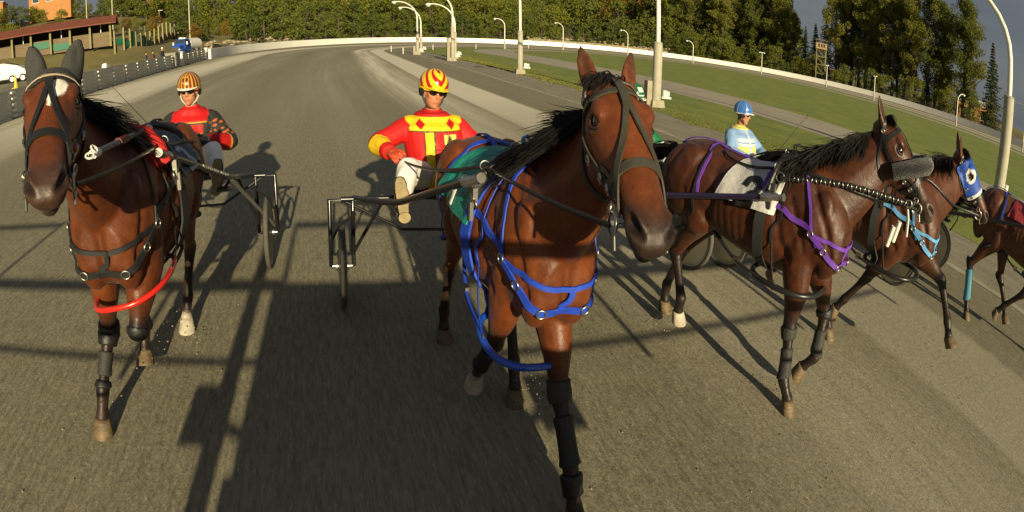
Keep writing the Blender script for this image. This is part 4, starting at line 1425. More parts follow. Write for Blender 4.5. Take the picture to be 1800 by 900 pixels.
def strand(mb, pts, w0, n=3):
    m = len(pts)
    mb.tube(pts, [w0 * (1 - .85 * (i / (m - 1)) ** 1.3) for i in range(m)], n, cap=False)

def hair(c):
    rng = np.random.default_rng(c.get('seed', 1))
    nk = c['_neck']; root = c['_root']; H = c['_H']; A, N, S = c['_fr']
    side = c.get('mane_side', -1); fly = c.get('fly', .35)
    mb = MB()
    clump = rng.normal(0, 1, (64, 3))
    for i in range(c.get('mane_n', 330) * 4):
        t = rng.uniform(.22, 1.0)
        j = min(int(t * 16), 15); f = t * 16 - j
        p = nk[j][0] * (1 - f) + nk[j + 1][0] * f; w = nk[j][1]; u = nk[j][2]; hh = nk[j][3] * (1 - f) + nk[j + 1][3] * f; hw = nk[j][4]; g = nk[j][5]
        L = rng.uniform(.13, .30) * (1.25 if rng.random() < .12 else 1)
        cl = clump[int(t * 40) % 64]
        r0 = p + w * (hh - .02) + u * rng.normal(0, .012)
        fl = max(0, fly + .22 * cl[0] + rng.normal(0, .12))
        pts = [r0]
        d = nrm(w * .62 + u * side * .6 - g * .5)
        q = r0.copy()
        for k in range(7):
            d = nrm(d + cl * .10 * np.sin(k * 1.1 + cl[1] * 3) + V3(-1, 0, 0) * fl * .45 + u * side * (.55 - .35 * fl) + V3(0, 0, -1) * (.55 - .45 * fl) + rng.normal(0, .07, 3))
            step = L / 7
            q = q + d * step
            if fl < .5:
                # keep off the neck
                rel = q - p; h_ = rel @ w; s_ = rel @ u
                lim = hw * math.sqrt(max(0, 1 - (h_ / (hh + 1e-6)) ** 2)) * .95 + .012
                if abs(s_) < lim and h_ < hh: q = q + u * side * (lim - abs(s_) if s_ * side >= 0 else lim + abs(s_))
            pts.append(q.copy())
        strand(mb, pts, rng.uniform(.0022, .0048))
    mb.build('mane', HAIR, root)
    mb = MB()
    if c.get('forelock_n', 70) == 0: mb = None
    for i in range(c.get('forelock_n', 70)):
        r0 = H(-.02, -.03, rng.normal(0, .018)); q = r0.copy(); pts = [r0]; d = nrm(N * .6 - A * .5)
        for k in range(5):
            d = nrm(d + A * .6 - N * .22 + S * side * rng.uniform(.2, .6) * c.get('lock_side', 1) + rng.normal(0, .08, 3))
            q = q + d * rng.uniform(.022, .034); pts.append(q.copy())
        strand(mb, pts, rng.uniform(.0025, .0045))
    if mb: mb.build('forelock', HAIR, root)
    mb = MB()
    for i in range(c.get('tail_n', 480)):
        r0 = V3(-.76, rng.normal(0, .02), 1.31 + rng.normal(0, .02)); q = r0.copy(); pts = [r0]; d = nrm(V3(-1, rng.normal(0, .12), .12))
        lift = rng.uniform(.15, 1.0); L = rng.uniform(.45, .8)
        for k in range(9):
            d = nrm(d + V3(-.18 * lift, rng.normal(c.get('tail_y', 0), .07), -.30 * (1 - .62 * lift)))
            q = q + d * L / 9; pts.append(q.copy())
        strand(mb, pts, rng.uniform(.003, .006))
    mb.tube([(-.70, 0, 1.33), (-.80, 0, 1.325), (-.90, 0, 1.28)], [.045, .04, .025], 8)
    mb.build('tail', HAIR, root)
# ------------------------------------------------------------------ the five horses
HC = dict(label='bay horse in teal saddle cloth and blue breast straps, its head nearest the camera', X=.862, Y=2.70, yaw=.03, muzzle=(.020, .013, .010), mz_k=.95, mz_o=-.02, eloff={'LF': -.07}, seed=2, vox=.0095, sm=8,
          head=((.922, 1.735, 1.928), -.16, 1.02, -.03), coat=(.128, .032, .0070), fly=.42, mane_side=-1, mane_n=360,
          legs=dict(LF=[(.774, .07, .545), (.989, .105, .267), (1.065, .125, .136)], RF=[(.30, -.11, .555), (.10, -.11, .285), (.03, -.11, .165)],
                    RH=[(-.62, -.15, .58), (-.72, -.15, .22), (-.70, -.15, .11)], LH=[(-.2, .13, .52), (0, .13, .22), (.06, .13, .12)]), socks={'RF': .90}, hoof={'RF': 'p', 'LF': 'd'})
def star(ha, hn, hs):
    k = sstep(1.15, .85, ((ha - .150 + .3 * (hs - .02)) / .060) ** 2 + ((hs - .034) / .034) ** 2) * (hn > -.06)
    k2 = sstep(.009, .004, np.abs(hs + .002 * 0 - .004)) * (ha > .12) * (ha < .26) * (hn > -.06)
    return np.maximum(k, k2)
HL = dict(label='bay horse with grey ear hood, white forehead star and red breast strap, at the left', X=-1.169, Y=3.09, yaw=.081, sc=1.06, forelock_n=0, seed=3, vox=.0095, sm=8,
          head=((-1.145, 2.09, 2.005), .41, 1.06, -.03), coat=(.108, .027, .0066), fly=.5, mane_side=1, mane_n=240, marks=star,
          legs=dict(RF=[(.42, -.19, .50), (.60, -.24, .23), (.66, -.26, .10)], LF=[(.69, .07, .65), (.46, .035, .57), (.43, .02, .67)],
                    LH=[(-.58, .12, .58), (-.56, .06, .22), (-.50, .05, .12)], RH=[(-.25, -.13, .52), (0, -.13, .25), (.05, -.13, .14)]), hoof={'LF': 'd', 'LH': 'p'}, socks={'LH': .93})
H2 = dict(label='dark bay horse with a white saddle cloth numbered 2 and a fuzzy black noseband', X=2.70, Y=2.81, yaw=.32, seed=4, vox=.011,
          head=((3.228, 2.038, 1.887), .594, .793, -.03), coat=(.056, .0155, .0055), fly=.32, mane_side=-1, mane_n=560, muzzle=(.06, .042, .03),
          legs=dict(RF=[(.585, -.13, .50), (.69, -.18, .20), (.765, -.17, .10)], LF=[(.70, .23, .56), (.765, .14, .29), (.70, .12, .19)],
                    RH=[(-.58, -.06, .60), (-.39, -.13, .31), (-.40, -.11, .19)], LH=[(-.60, .07, .59), (-.74, .13, .225), (-.73, .13, .12)]), hoof={'RH': 'p'})
H3 = dict(label='bay horse wearing a blue eye hood, stretching one foreleg forward, second from right', X=4.09, Y=2.755, yaw=.28, seed=5, vox=.012,
          head=((4.85, 2.091, 1.758), .49, .755, .20), hsc=1.0, coat=(.070, .022, .009), fly=.45, mane_side=-1, mane_n=260,
          legs=dict(LF=[(.93, .13, .80), (1.12, .09, .55), (1.19, .08, .44)], RF=[(.24, -.10, .62), (.08, -.12, .37), (.02, -.12, .27)],
                    RH=[(-.3, -.13, .52), (-.05, -.13, .22), (.0, -.13, .11)], LH=[(-.62, .13, .62), (-.82, .13, .33), (-.88, .13, .22)]))
H4 = dict(label='bay horse with red saddle cloth and pale blue leg bandage, cut by the picture edge', X=6.76, Y=1.78, yaw=.12, sc=.98, seed=6, vox=.013,
          headl=((1.05, 0, 1.9), .1, .8, 0), coat=(.080, .025, .010), fly=.6, mane_side=-1, mane_n=160,
          legs=dict(LF=[(.60, .14, .52), (.62, .14, .21), (.67, .14, .10)], RF=[(.25, -.12, .58), (.02, -.12, .36), (-.05, -.12, .27)],
                    RH=[(-.66, -.14, .58), (-.56, -.14, .21), (-.51, -.14, .10)], LH=[(-.2, .13, .55), (0, .13, .3), (.05, .13, .2)]))
HORSES = [HC, HL, H2, H3, H4]
for h in HORSES:
    make_horse(h)
# ------------------------------------------------------------------ harness
def web(name, col, rough=.65):
    return mat(name, col, rough, var=.15, vscale=25, bump=.15, bscale=200)
W_BLUE = web('blue_webbing', (.012, .055, .46), .6); W_CYAN = web('light_blue_webbing', (.10, .32, .62)); W_PURPLE = web('purple_webbing', (.13, .035, .36)); W_RED = web('red_webbing', (.55, .02, .015))
W_BLACK = web('black_webbing', (.012, .012, .013)); W_GREY = web('grey_webbing', (.06, .06, .055))
BLUEP = mat('blue_plastic_tube', (.012, .075, .50), .28, coat=.4); REDP = mat('red_plastic_tube', (.62, .02, .012), .28, coat=.4)

def shell(c, mask, off, name, m, th=.004, colf=None, bulge=None):
    """a worn covering: the skin inside mask lifted off by off, with a real thickness"""
    V, F = c['_V'], c['_F']
    if '_N' not in c:
        N = np.zeros_like(V)
        Fa = np.array([f if len(f) == 4 else (*f, f[-1]) for f in F])
        n = np.cross(V[Fa[:, 2]] - V[Fa[:, 0]], V[Fa[:, 3]] - V[Fa[:, 1]])
        for k in range(4):
            for d in range(3): N[:, d] += np.bincount(Fa[:, k], n[:, d], len(V))
        N /= np.linalg.norm(N, axis=1)[:, None] + 1e-12
        c['_N'] = N; c['_Fa'] = Fa
    N, Fa = c['_N'], c['_Fa']
    fs = Fa[mask[Fa].all(1)]
    ids = np.unique(fs); mp_ = -np.ones(len(V), int); mp_[ids] = np.arange(len(ids))
    fs = mp_[fs]
    n = len(ids)
    o = off if bulge is None else off + bulge[ids][:, None]
    P = np.concatenate([V[ids] + N[ids] * (o + th), V[ids] + N[ids] * (o * .6)])
    from collections import Counter
    ed = Counter()
    for f in fs.tolist():
        for k in range(4):
            if f[k] != f[(k + 1) % 4]: ed[(f[k], f[(k + 1) % 4])] += 1
    nb_ = {}
    for (a, b) in ed:
        if (b, a) not in ed: nb_.setdefault(a, []).append(b); nb_.setdefault(b, []).append(a)
    bi = np.array([i for i in nb_ if len(nb_[i]) == 2], int)
    if len(bi):
        n1 = np.array([nb_[i][0] for i in bi]); n2 = np.array([nb_[i][1] for i in bi])
        for _ in range(10):
            for o_ in (0, n): P[bi + o_] = .4 * P[bi + o_] + .3 * (P[n1 + o_] + P[n2 + o_])
    Fo = [tuple(dict.fromkeys(f)) for f in fs.tolist()]
    Fi = [tuple(i + n for i in reversed(f)) for f in Fo]
    sk = [(b, a, a + n, b + n) for (a, b) in ed if (b, a) not in ed]
    col = None
    if colf is not None:
        cc = colf(ids); col = np.concatenate([cc, cc])
    return mkobj(name, P, Fo + Fi + sk, m, c['_root'], True, col)

def back_pt(c, x, phi, off=.0, zc=1.16):
    d = Vector((0, math.sin(phi), math.cos(phi)))
    o = Vector((x, 0, zc)) + d * .75
    loc, no, _, _ = c['_bv'].ray_cast(o, -d)
    if loc is None: return V3(x, 0, zc) + np.array(d) * .3
    return np.array(loc) + np.array(d) * off

def cloth(c, x0, x1, ph, m, name='saddle_cloth', taper=.06, wr=.006, seed=1):
    rng = np.random.default_rng(seed)
    nx, nph = 22, 46
    top = []; bot = []
    p1, p2, p3 = rng.random(3) * 6
    for i in range(nx):
        for j in range(nph):
            u = i / (nx - 1); v = -1 + 2 * j / (nph - 1)
            x = x0 + (x1 - x0) * u + taper * abs(v) * (.5 - u) * -2 * .5 - .05 * abs(v)
            e = abs(v) ** 3
            w = wr * (math.sin(9 * u + 5 * v + p1) + math.sin(14 * v - 4 * u + p2) * .7 + math.sin(23 * u + p3) * .3)
            p = back_pt(c, x, v * ph, .016 + w * (.3 + e) + .018 * e)
            top.append(p); bot.append(p - nrm(p - V3(x, 0, 1.16)) * .007)
    n = len(top); F = []
    for i in range(nx - 1):
        for j in range(nph - 1):
            a = i * nph + j
            F.append((a, a + 1, a + nph + 1, a + nph)); F.append((n + a + nph, n + a + nph + 1, n + a + 1, n + a))
    for i in range(nx - 1):
        a = i * nph; F.append((a, a + nph, n + a + nph, n + a)); a = i * nph + nph - 1; F.append((a + nph, a, n + a, n + a + nph))
    for j in range(nph - 1):
        a = j; F.append((a + 1, a, n + a, n + a + 1)); a = (nx - 1) * nph + j; F.append((a, a + 1, n + a + 1, n + a))
    V = np.array(top + bot)
    o = mkobj(name, V, F, m, c['_root'], True)
    f1 = [tuple(reversed(f)) for f in F if max(f) < n]
    f0 = f1[len(f1) // 2]; q0 = np.cross(np.subtract(top[f0[1]], top[f0[0]]), np.subtract(top[f0[2]], top[f0[0]]))
    if q0 @ (top[f0[0]] - V3(0, 0, 1.1)) < 0: f1 = [tuple(reversed(f)) for f in f1]
    return o, bvh_of(top, f1)

def numeral(c, bvc, cloth_ob, pts_list, side, xc, zc, s, m, w=.045):
    """a printed number on the hanging side of the cloth; glyph coordinates: u to the horse's front for its right side"""
    for pts in pts_list:
        P = [V3(xc + (u if side < 0 else -u) * s, side * (.42 - .25 * max(0, zc + v * s * 1.5 - 1.30)), zc + v * s * 1.5) for u, v in pts]
        b = MB(); strap(b, bvc, P, w, .003, .002, step=.012)
        b.build('number', m, cloth_ob)

GLYPH = {'2': [[(-.34, .62), (-.2, .92), (.1, 1.0), (.34, .82), (.34, .55), (.1, .25), (-.25, -.05), (-.38, -.2), (-.1, -.2), (.4, -.2)]], '1': [[(-.22, .72), (.05, .98), (.05, .4), (.05, -.2)]],
         '3': [[(-.3, .8), (0, 1.0), (.3, .8), (.2, .5), (0, .42), (.25, .32), (.34, .05), (.05, -.2), (-.32, -.02)]]}

def sym(P, s): return [V3(p[0], p[1] * s, p[2]) for p in P]

def harness(c, k):
    bv, root, H = c['_bv'], c['_root'], c['_H']; A, N, S = c['_fr']
    hb = lambda a, n, s: H(a, n, s)
    # ---- bridle
    BL = k.get('bridle', OLIVE)
    b = MB()
    for s in (-1, 1):
        strap(b, bv, [hb(-.03, -.03, .0), hb(.0, -.07, s * .10), hb(.10, -.13, s * .13), hb(.22, -.13, s * .13), hb(.36, -.12, s * .12), hb(.48, -.105, s * .10)], .024, .006)      # cheek
        strap(b, bv, [hb(.0, -.07, s * .10), hb(.10, -.18, s * .12), hb(.20, -.26, s * .06), hb(.22, -.29, 0)], .018, .005)                                                     # throat lash
    strap(b, bv, [hb(.06, -.12, -.13), hb(.065, -.03, -.12), hb(.075, .06, -.04), hb(.075, .06, .04), hb(.065, -.03, .12), hb(.06, -.12, .13)], .030, .007)                      # browband
    strap(b, bv, [hb(.395, -.10, -.13), hb(.385, .0, -.10), hb(.38, .05, 0), hb(.385, 0, .10), hb(.395, -.10, .13), hb(.39, -.20, .06), hb(.385, -.22, 0), hb(.39, -.20, -.06)], .034, .007, closed=True)
    if k.get('overcheck', True):
        strap(b, bv, [hb(-.04, -.03, 0), hb(.04, .05, 0), hb(.16, .06, 0)], .034, .007, off=.008)
        for s in (-1, 1):
            strap(b, bv, [hb(.15, .06, s * .006), hb(.26, .05, s * .035), hb(.36, .0, s * .09), hb(.45, -.06, s * .10), hb(.50, -.10, s * .09)], .022, .006, off=.006)
    for s in (-1, 1):
        strap(b, bv, [hb(.31, -.10, s * .12), hb(.385, -.05, s * .11), hb(.44, -.085, s * .10)], .016, .005)
        strap(b, bv, [hb(.47, -.14, s * .10), hb(.44, -.20, s * .06), hb(.44, -.22, 0)], .016, .005)
    b.build('bridle', BL, root)
    for s in (-1, 1):
        b = MB()
        q = hb(.50, -.118, s * .075)
        b.torus(q, S, .036, .0055, 26, 8); b.torus(hb(.455, -.098, s * .080), nrm(S + A * .3), .017, .004, 18, 6)
        b.tube([hb(.515, -.100, 0), hb(.508, -.108, s * .06), q + A * .012], .008, 8)
        b.tube([q - A * .036, hb(.45, -.1, s * .083)], .006, 8); b.tube([q + A * .034, q + A * .075 - N * .02], .006, 8)
        b.build('bit_ring', METAL, root)
        b = MB()
        for (aa, nn, ss) in ((.02, -.085, .108), (.24, -.135, .108), (.385, -.105, .079), (.33, -.12, .093)):
            p = hb(aa, nn, s * ss); loc, no, _, _ = bv.find_nearest(Vector(p)); loc = np.array(loc) + np.array(no) * .014
            b = MB(); b.box(loc, (.026, .026, .006), np.stack([A, nrm(np.cross(no, A)), nrm(no)], 1)); b.torus(loc + np.array(no) * .002, no, .012, .0028, 14, 6); b.build('buckle', METAL, root)
        p = hb(.055, -.10, s * .12); loc, no, _, _ = bv.find_nearest(Vector(p)); loc = np.array(loc) + np.array(no) * .013
        b.tube([loc, loc + np.array(no) * .006], [.022, .017], 16)
    # ---- saddle, girth, crupper
    WB = k['webm']
    b = MB()
    g = [V3(.25, 0, 1.7), V3(.25, -.22, 1.5), V3(.25, -.36, 1.2), V3(.25, -.30, .85), V3(.25, 0, .68), V3(.25, .30, .85), V3(.25, .36, 1.2), V3(.25, .22, 1.5)]
    strap(b, bv, g, .075, .010, .012, closed=True)
    b.build('girth', k.get('girthm', W_BLACK), root)
    b = MB()
    for s in (-1, 1):
        P = [back_pt(c, .25, s * f, .032) for f in (.05, .3, .6, .85, 1.05)]
        b.tube(P, [.018, .022, .022, .020, .016], 10, flat=2.6, ref=(1, 0, 0))
    b.build('harness_saddle', k.get('saddlem', LEATHER), root)
    b = MB()
    for s in (-1, 1):
        for ph in (.18, .62):
            b = MB(); p = back_pt(c, .25, s * ph, .085); b.torus(p, (1, 0, 0), .022, .0045, 18, 6); b.tube([p - nrm(p - V3(.25, 0, 1.16)) * .05, p - nrm(p - V3(.25, 0, 1.16)) * .02], .006, 6); b.build('rein_ring', METAL, root)
        b = MB(); p = back_pt(c, .27, s * 1.02, .05)
        b.box(p, (.05, .022, .085)); b.torus(p + V3(.03, 0, -.03), (0, 1, .3), .022, .005, 16, 6); b.torus(p + V3(-.01, s * .01, -.09), (0, 1, .2), .020, .005, 16, 6); b.box(p + V3(0, s * .012, -.07), (.03, .016, .09)); b.build('shaft_catch', METAL, root)
    b = MB(); p = back_pt(c, .27, 0, .05); b.tube([p - V3(0, 0, .02), p + V3(0, 0, .06), p + V3(.05, 0, .075)], .008, 8); b.build('check_hook', METAL, root)
    b = MB()
    strap(b, bv, [V3(.2, 0, 1.6), V3(0, 0, 1.6), V3(-.3, 0, 1.6), V3(-.6, 0, 1.55), V3(-.74, 0, 1.42)], .03, .006, .010)
    strap(b, bv, [V3(-.30, .40, 1.15), V3(-.30, .34, 1.4), V3(-.32, 0, 1.65), V3(-.30, -.34, 1.4), V3(-.30, -.40, 1.15)], .022, .006, .008)
    b.build('crupper_strap', WB, root)
    # ---- breast collar and neck strap
    b = MB()
    for s in (-1, 1):
        strap(b, bv, sym([(.27, .40, 1.30), (.46, .40, 1.22), (.60, .34, 1.14), (.72, .24, 1.06), (.80, .10, .985), (.84, 0, .955)], s), k.get('bw', .034), .009, .006)
        strap(b, bv, sym([(.40, 0, 1.7), (.46, .16, 1.55), (.54, .30, 1.35), (.60, .33, 1.16), (.66, .28, 1.06)], s), .020, .006, .005)
        strap(b, bv, sym([(.60, .34, 1.14), (.72, .24, 1.13), (.84, .10, 1.10), (.88, 0, 1.085)], s), .024, .007, .006)
    strap(b, bv, [V3(.88, 0, 1.10), V3(.86, .0, 1.0), V3(.82, .0, .93)], .026, .007, .008)
    b.build('breast_collar', k['collar'], root)
    b = MB()
    for s in (-1, 1):
        for p in ((.60, .34, 1.14), (.80, .10, .985), (.72, .24, 1.06)):
            loc, no, _, _ = bv.find_nearest(Vector((p[0], p[1] * s, p[2]))); loc = np.array(loc) + np.array(no) * .016
            b.torus(loc, no, .020, .0045, 16, 6)
    pieces(b, 'collar_ring', METAL, root)
    # ---- hobbles: a tube loop hanging round the forelegs, and loops round the hind legs
    if k.get('hobble'):
        hm, hsm, hc_, hr_, zt = k['hobble']
        ctr = V3(*hc_)
        pts = []
        for t in np.linspace(0, 2 * math.pi, 41)[:-1]:
            q = ctr + V3(math.copysign(abs(math.cos(t)) ** .8, math.cos(t)) * hr_[0], math.copysign(abs(math.sin(t)) ** .8, math.sin(t)) * hr_[1], zt[0] * math.cos(t) + zt[1] * math.sin(t))
            pts.append(q)
        b = MB(); b.tube(pts, k.get('hrad', .020), 10, closed=True, ref=(0, 0, 1)); b.build('hobble', hm, root)
        for s, i0 in ((1, 10), (-1, 30)):
            Cc2 = c['_legs']['LH' if s > 0 else 'RH'][1]; c2 = Cc2[14] + V3(.03, 0, .05)
            pts2 = [c2 + V3(math.cos(t) * .125, math.sin(t) * .095, .06 * math.cos(t)) for t in np.linspace(0, 2 * math.pi, 25)[:-1]]
            b = MB(); b.tube(pts2, .016, 10, closed=True, ref=(0, 0, 1)); b.build('hind_hobble', hsm, root)
            p0, p1 = pts[i0], pts2[0]
            mid = (p0 * .5 + p1 * .5) + V3(0, s * .03, -.05)
            b = MB(); b.tube(catmull([p0, mid, p1], .04), .011, 8); b.build('hobble_strap', hsm, root)
            for (q, tx, zb_) in ((pts[i0], .36, .98), (pts2[5 if s > 0 else 19], -.33, 1.02)):
                b = MB()
                Q = strap(b, bv, [back_pt(c, tx, s * f_, .02) for f_ in (.05, .5, .9, 1.2)] + [V3(tx, s * .40, zb_ + .08), V3(tx, s * .36, zb_)], .018, .005, .010)
                e_ = Q[-1] + V3(0, s * .012, 0)
                b.tube(catmull([e_ + V3(0, 0, .03), e_ * .5 + q * .5 + V3(0, s * .012, 0), q], .04), .008, 6, flat=.45); b.build('hobble_strap', hsm, root)
            b = MB(); b.box(mid, (.05, .02, .045)); pieces(b, 'hobble_buckle', METAL, root)
            b = MB(); b.torus(p0, (0, 1, 0), .022, .005, 14, 6); b.build('hobble_ring', METAL, root)
    # ---- boots
    for (leg, t0, t1, m, off) in k.get('boots', ()):
        best, tt = c['_leg'][leg]
        shell(c, (best < .035) & (tt > t0) & (tt < t1), off, 'leg_boot', m, th=.006)
    if 'cloth' in k:
        x0, x1, ph, m, num, nm = k['cloth']
        ob, bvc = cloth(c, x0, x1, ph, m, seed=c['seed'])
        if num:
            for s in (-1, 1): numeral(c, bvc, ob, GLYPH[num], s, (x0 + x1) / 2 - .04, k.get('numz', 1.16), k.get('nums', .20), nm, k.get('numw', .05))
        b = MB()
        strap(b, bvc, [back_pt(c, (x0 + x1) / 2 + .06, f, .05) for f in (-1.0, -.5, 0, .5, 1.0)], .022, .005, .004)
        b.build('cloth_strap', WB, ob)

# ------------------------------------------------------------------ sulkies
FRAME = mat('sulky_black', (.012, .012, .013), .32, coat=.3); ALU = mat('sulky_steel', (.42, .41, .38), .35, .9)
RUB = mat('sulky_tyre', (.075, .07, .058), .8, var=.2, vscale=20); DISC = mat('wheel_disc', (.13, .12, .09), .45, var=.15, vscale=2); VIN = mat('seat_vinyl', (.015, .015, .016), .45)
WTXT = mat('shaft_lettering', (.6, .58, .52), .5)
def sulky(label, x, y, yaw, hw=.72, shaft_end=((1.60, .36, 1.22), (1.60, -.36, 1.22)), m=FRAME, shaftm=None, letters=False, disc=True, stay=None, kh=.86):
    rt = empty('sulky', (x, y, 0), yaw - math.pi / 2)
    if isinstance(shaft_end, dict):
        h_ = shaft_end; ee = []
        for s in (1, -1):
            d = hw_(h_, (.27, s * .36, 1.29)) - V3(x, y, 0)
            ee.append((d[0] * math.sin(yaw) - d[1] * math.cos(yaw), d[0] * math.cos(yaw) + d[1] * math.sin(yaw), d[2]))
        shaft_end = ee
    tag(rt, label, 'sulky', 'racing sulkies behind the horses')
    Rw = .335
    for s in (-1, 1):
        c0 = V3(0, s * hw, Rw)
        t = MB(); t.torus(c0, (0, 1, 0), Rw - .022, .022, 44, 8); wp_ = t.build('wheel', RUB, rt)
        t = MB(); t.torus(c0, (0, 1, 0), Rw - .050, .016, 44, 8, sq=1.0); t.build('rim', ALU, wp_)
        if disc:
            t = MB(); t.tube([c0 - V3(0, .035, 0), c0 - V3(0, .012, 0), c0 + V3(0, .012, 0), c0 + V3(0, .035, 0)], [.05, Rw - .05, Rw - .05, .05], 40); t.build('disc', DISC, wp_)
        t = MB(); t.tube([c0 - V3(0, .085, 0), c0 + V3(0, .085, 0)], .014, 10); t.tube([c0 - V3(0, .05, 0), c0 + V3(0, .05, 0)], .03, 14); t.build('hub', ALU, wp_)
        f = MB()                               # the fork that arches over the wheel
        yi, yo = s * (hw - .085), s * (hw + .085)
        f.tube([(0, yi, Rw), (0, yi, kh), (0, yo, kh), (0, yo, Rw)], .0165, 8)
        f.tube([(-.02, yi, Rw + .02), (.12, yi, kh - .06)], .012, 8); f.tube([(-.02, yo, Rw + .02), (.0, yo, kh - .02)], .012, 8)
        f.tube([(0, yo, Rw), (.22, yo, Rw + .28), (.30, s * (hw + .03), kh - .10), (.34, yi, kh)], .011, 8)
        f.build('fork', m, rt)
    f = MB()
    f.tube([(0, -hw, kh), (0, hw, kh)], .020, 10)
    f.tube([(0, -.22, kh), (-.34, -.16, .80)], .017, 8); f.tube([(0, .22, kh), (-.34, .16, .80)], .017, 8); f.tube([(-.34, -.18, .80), (-.34, .18, .80)], .017, 8)
    for s in (-1, 1):
        f.tube([(.0, s * (hw - .09), .45), (.10, s * .46, kh), (.22, s * .40, kh + .05)], .013, 8)
        f.tube([(0, s * hw * .95, kh - .02), (.02, s * .30, .62), (0, 0, .60)], .012, 8)
    f.build('frame', m, rt)
    b = MB()
    b.loft([[V3(-.26 + .15 * math.cos(a), .19 * math.sin(a), z) for a in np.linspace(0, 6.2832, 25)[:-1]] for z in (.80, .83, .85)]); b.build('seat', VIN, rt)
    for i, s in enumerate((1, -1)):
        e = V3(*shaft_end[i])
        q1_ = V3(.60, s * .46 + (e[1] - s * .36) * .35, kh + .15)
        P = catmull([V3(-.02, s * (hw - .10), kh), V3(.25, s * (hw - .20), kh + .06), q1_, e * .6 + q1_ * .4, e], .06)
        sh = MB(); sh.tube(P, [.024 - .006 * q / len(P) for q in range(len(P))], 10); so = sh.build('shaft', shaftm or m, rt)
        fx = MB(); d = nrm(P[-1] - P[-3])
        fx.tube([e - d * .02, e + d * .05, e + d * .06, e + d * .10, e + d * .11, e + d * .15], [.026, .026, .018, .024, .016, .024], 12); fx.build('shaft_tip', ALU, so)
        st = MB(); st.box((.50, s * .395, kh + .03), (.10, .10, .02)); st.tube([(.50, s * .46, kh + .11), (.50, s * .395, kh + .03)], .012, 8)
        st.build('foot_rest', m, rt)
        if stay:
            b = MB(); b.tube([(.55, s * .47, kh + .11), (.05, s * (hw + .06), .42)], .015, 8); b.build('stay', ALU, rt)
        if letters and s > 0:
            n0 = len(P); run_ = MB(); cnt = 0
            for q in range(int(n0 * .38), int(n0 * .70)):
                p, p2 = P[q], P[q + 1]
                t = nrm(p2 - p)
                for z in range(3):
                    cnt += 1
                    if cnt % 7 == 0 or cnt % 13 == 0:
                        if run_.v: run_.build('lettering', WTXT, so, smooth=False)
                        run_ = MB(); continue
                    cc = p + (p2 - p) * (z + .5) / 3 + V3(0, s * .0205, .007)
                    fr_ = np.stack([t, nrm(np.cross(V3(0, 0, 1), t)), V3(0, 0, 1)], 1)
                    run_.box(cc, (.004, .004, .018), fr_)
                    run_.box(cc + t * .004 + V3(0, 0, (.007, -.007, 0)[cnt % 3]), (.009, .004, .004), fr_)
                    if cnt % 2: run_.box(cc + t * .008, (.003, .004, .017), fr_)
            if run_.v: run_.build('lettering', WTXT, so, smooth=False)
    return rt

# ------------------------------------------------------------------ drivers
SKIN = mat('skin', attr=True, rough=.5, var=.06, vscale=30, bump=.05, bscale=200, spec=.35)
CLOTH = mat('colours_cloth', attr=True, rough=.6, var=.08, vscale=18, bump=.35, bscale=16, spec=.3)
WHITEC = mat('white_trousers', (.84, .82, .79), .75, var=.07, vscale=9, bump=.5, bscale=14)
HELM = mat('helmet_paint', attr=True, rough=.22, spec=.5, coat=.6)
LENS = mat('dark_lens', (.008, .007, .006), .06, spec=.9); BOOT = mat('boot_leather', (.055, .05, .042), .6, var=.25, vscale=12); SOLE = mat('boot_sole', (.27, .21, .11), .8, var=.3, vscale=14, bump=.3, bscale=40)

def fingers(mb, w, d, palmn, side, r=1.0, curl=1.2):
    """palm and five bent fingers; w wrist, d direction of the knuckles, palmn the side the fingers curl to"""
    d = nrm(d); pn = nrm(palmn - d * (palmn @ d)); lat = np.cross(d, pn) * side
    mb.ell(w + d * .045, (.052, .042, .017), (d, lat, pn), n=12, m=8)
    tips = []
    for i, (o, L) in enumerate(((-.032, .070), (-.011, .082), (.011, .078), (.031, .062))):
        p = w + d * (.085 - .006 * abs(i - 1.3)) + lat * o; q = [p - d * .02, p]
        a = .35
        for seg in (.45, .32, .23):
            a += curl * (.55 if seg > .4 else .75)
            p = p + (d * math.cos(a) + pn * math.sin(a)) * L * seg; q.append(p)
        mb.tube(q, [.0100 * r, .0098 * r, .0092 * r, .0086 * r, .0070 * r], 8, ref=lat); tips.append(p)
    p = w + d * .025 - lat * .034; q = [p]
    for (l, k1, k2) in ((.034, .55, .35), (.028, .85, .55), (.022, .7, .9)):
        p = p + nrm(d * k1 + pn * k2 - lat * (.55 if l > .03 else .05)) * l; q.append(p)
    mb.tube(q, [.0125 * r, .0118 * r, .0105 * r, .0082 * r], 8, ref=pn)
    return w + d * .075 + pn * .028

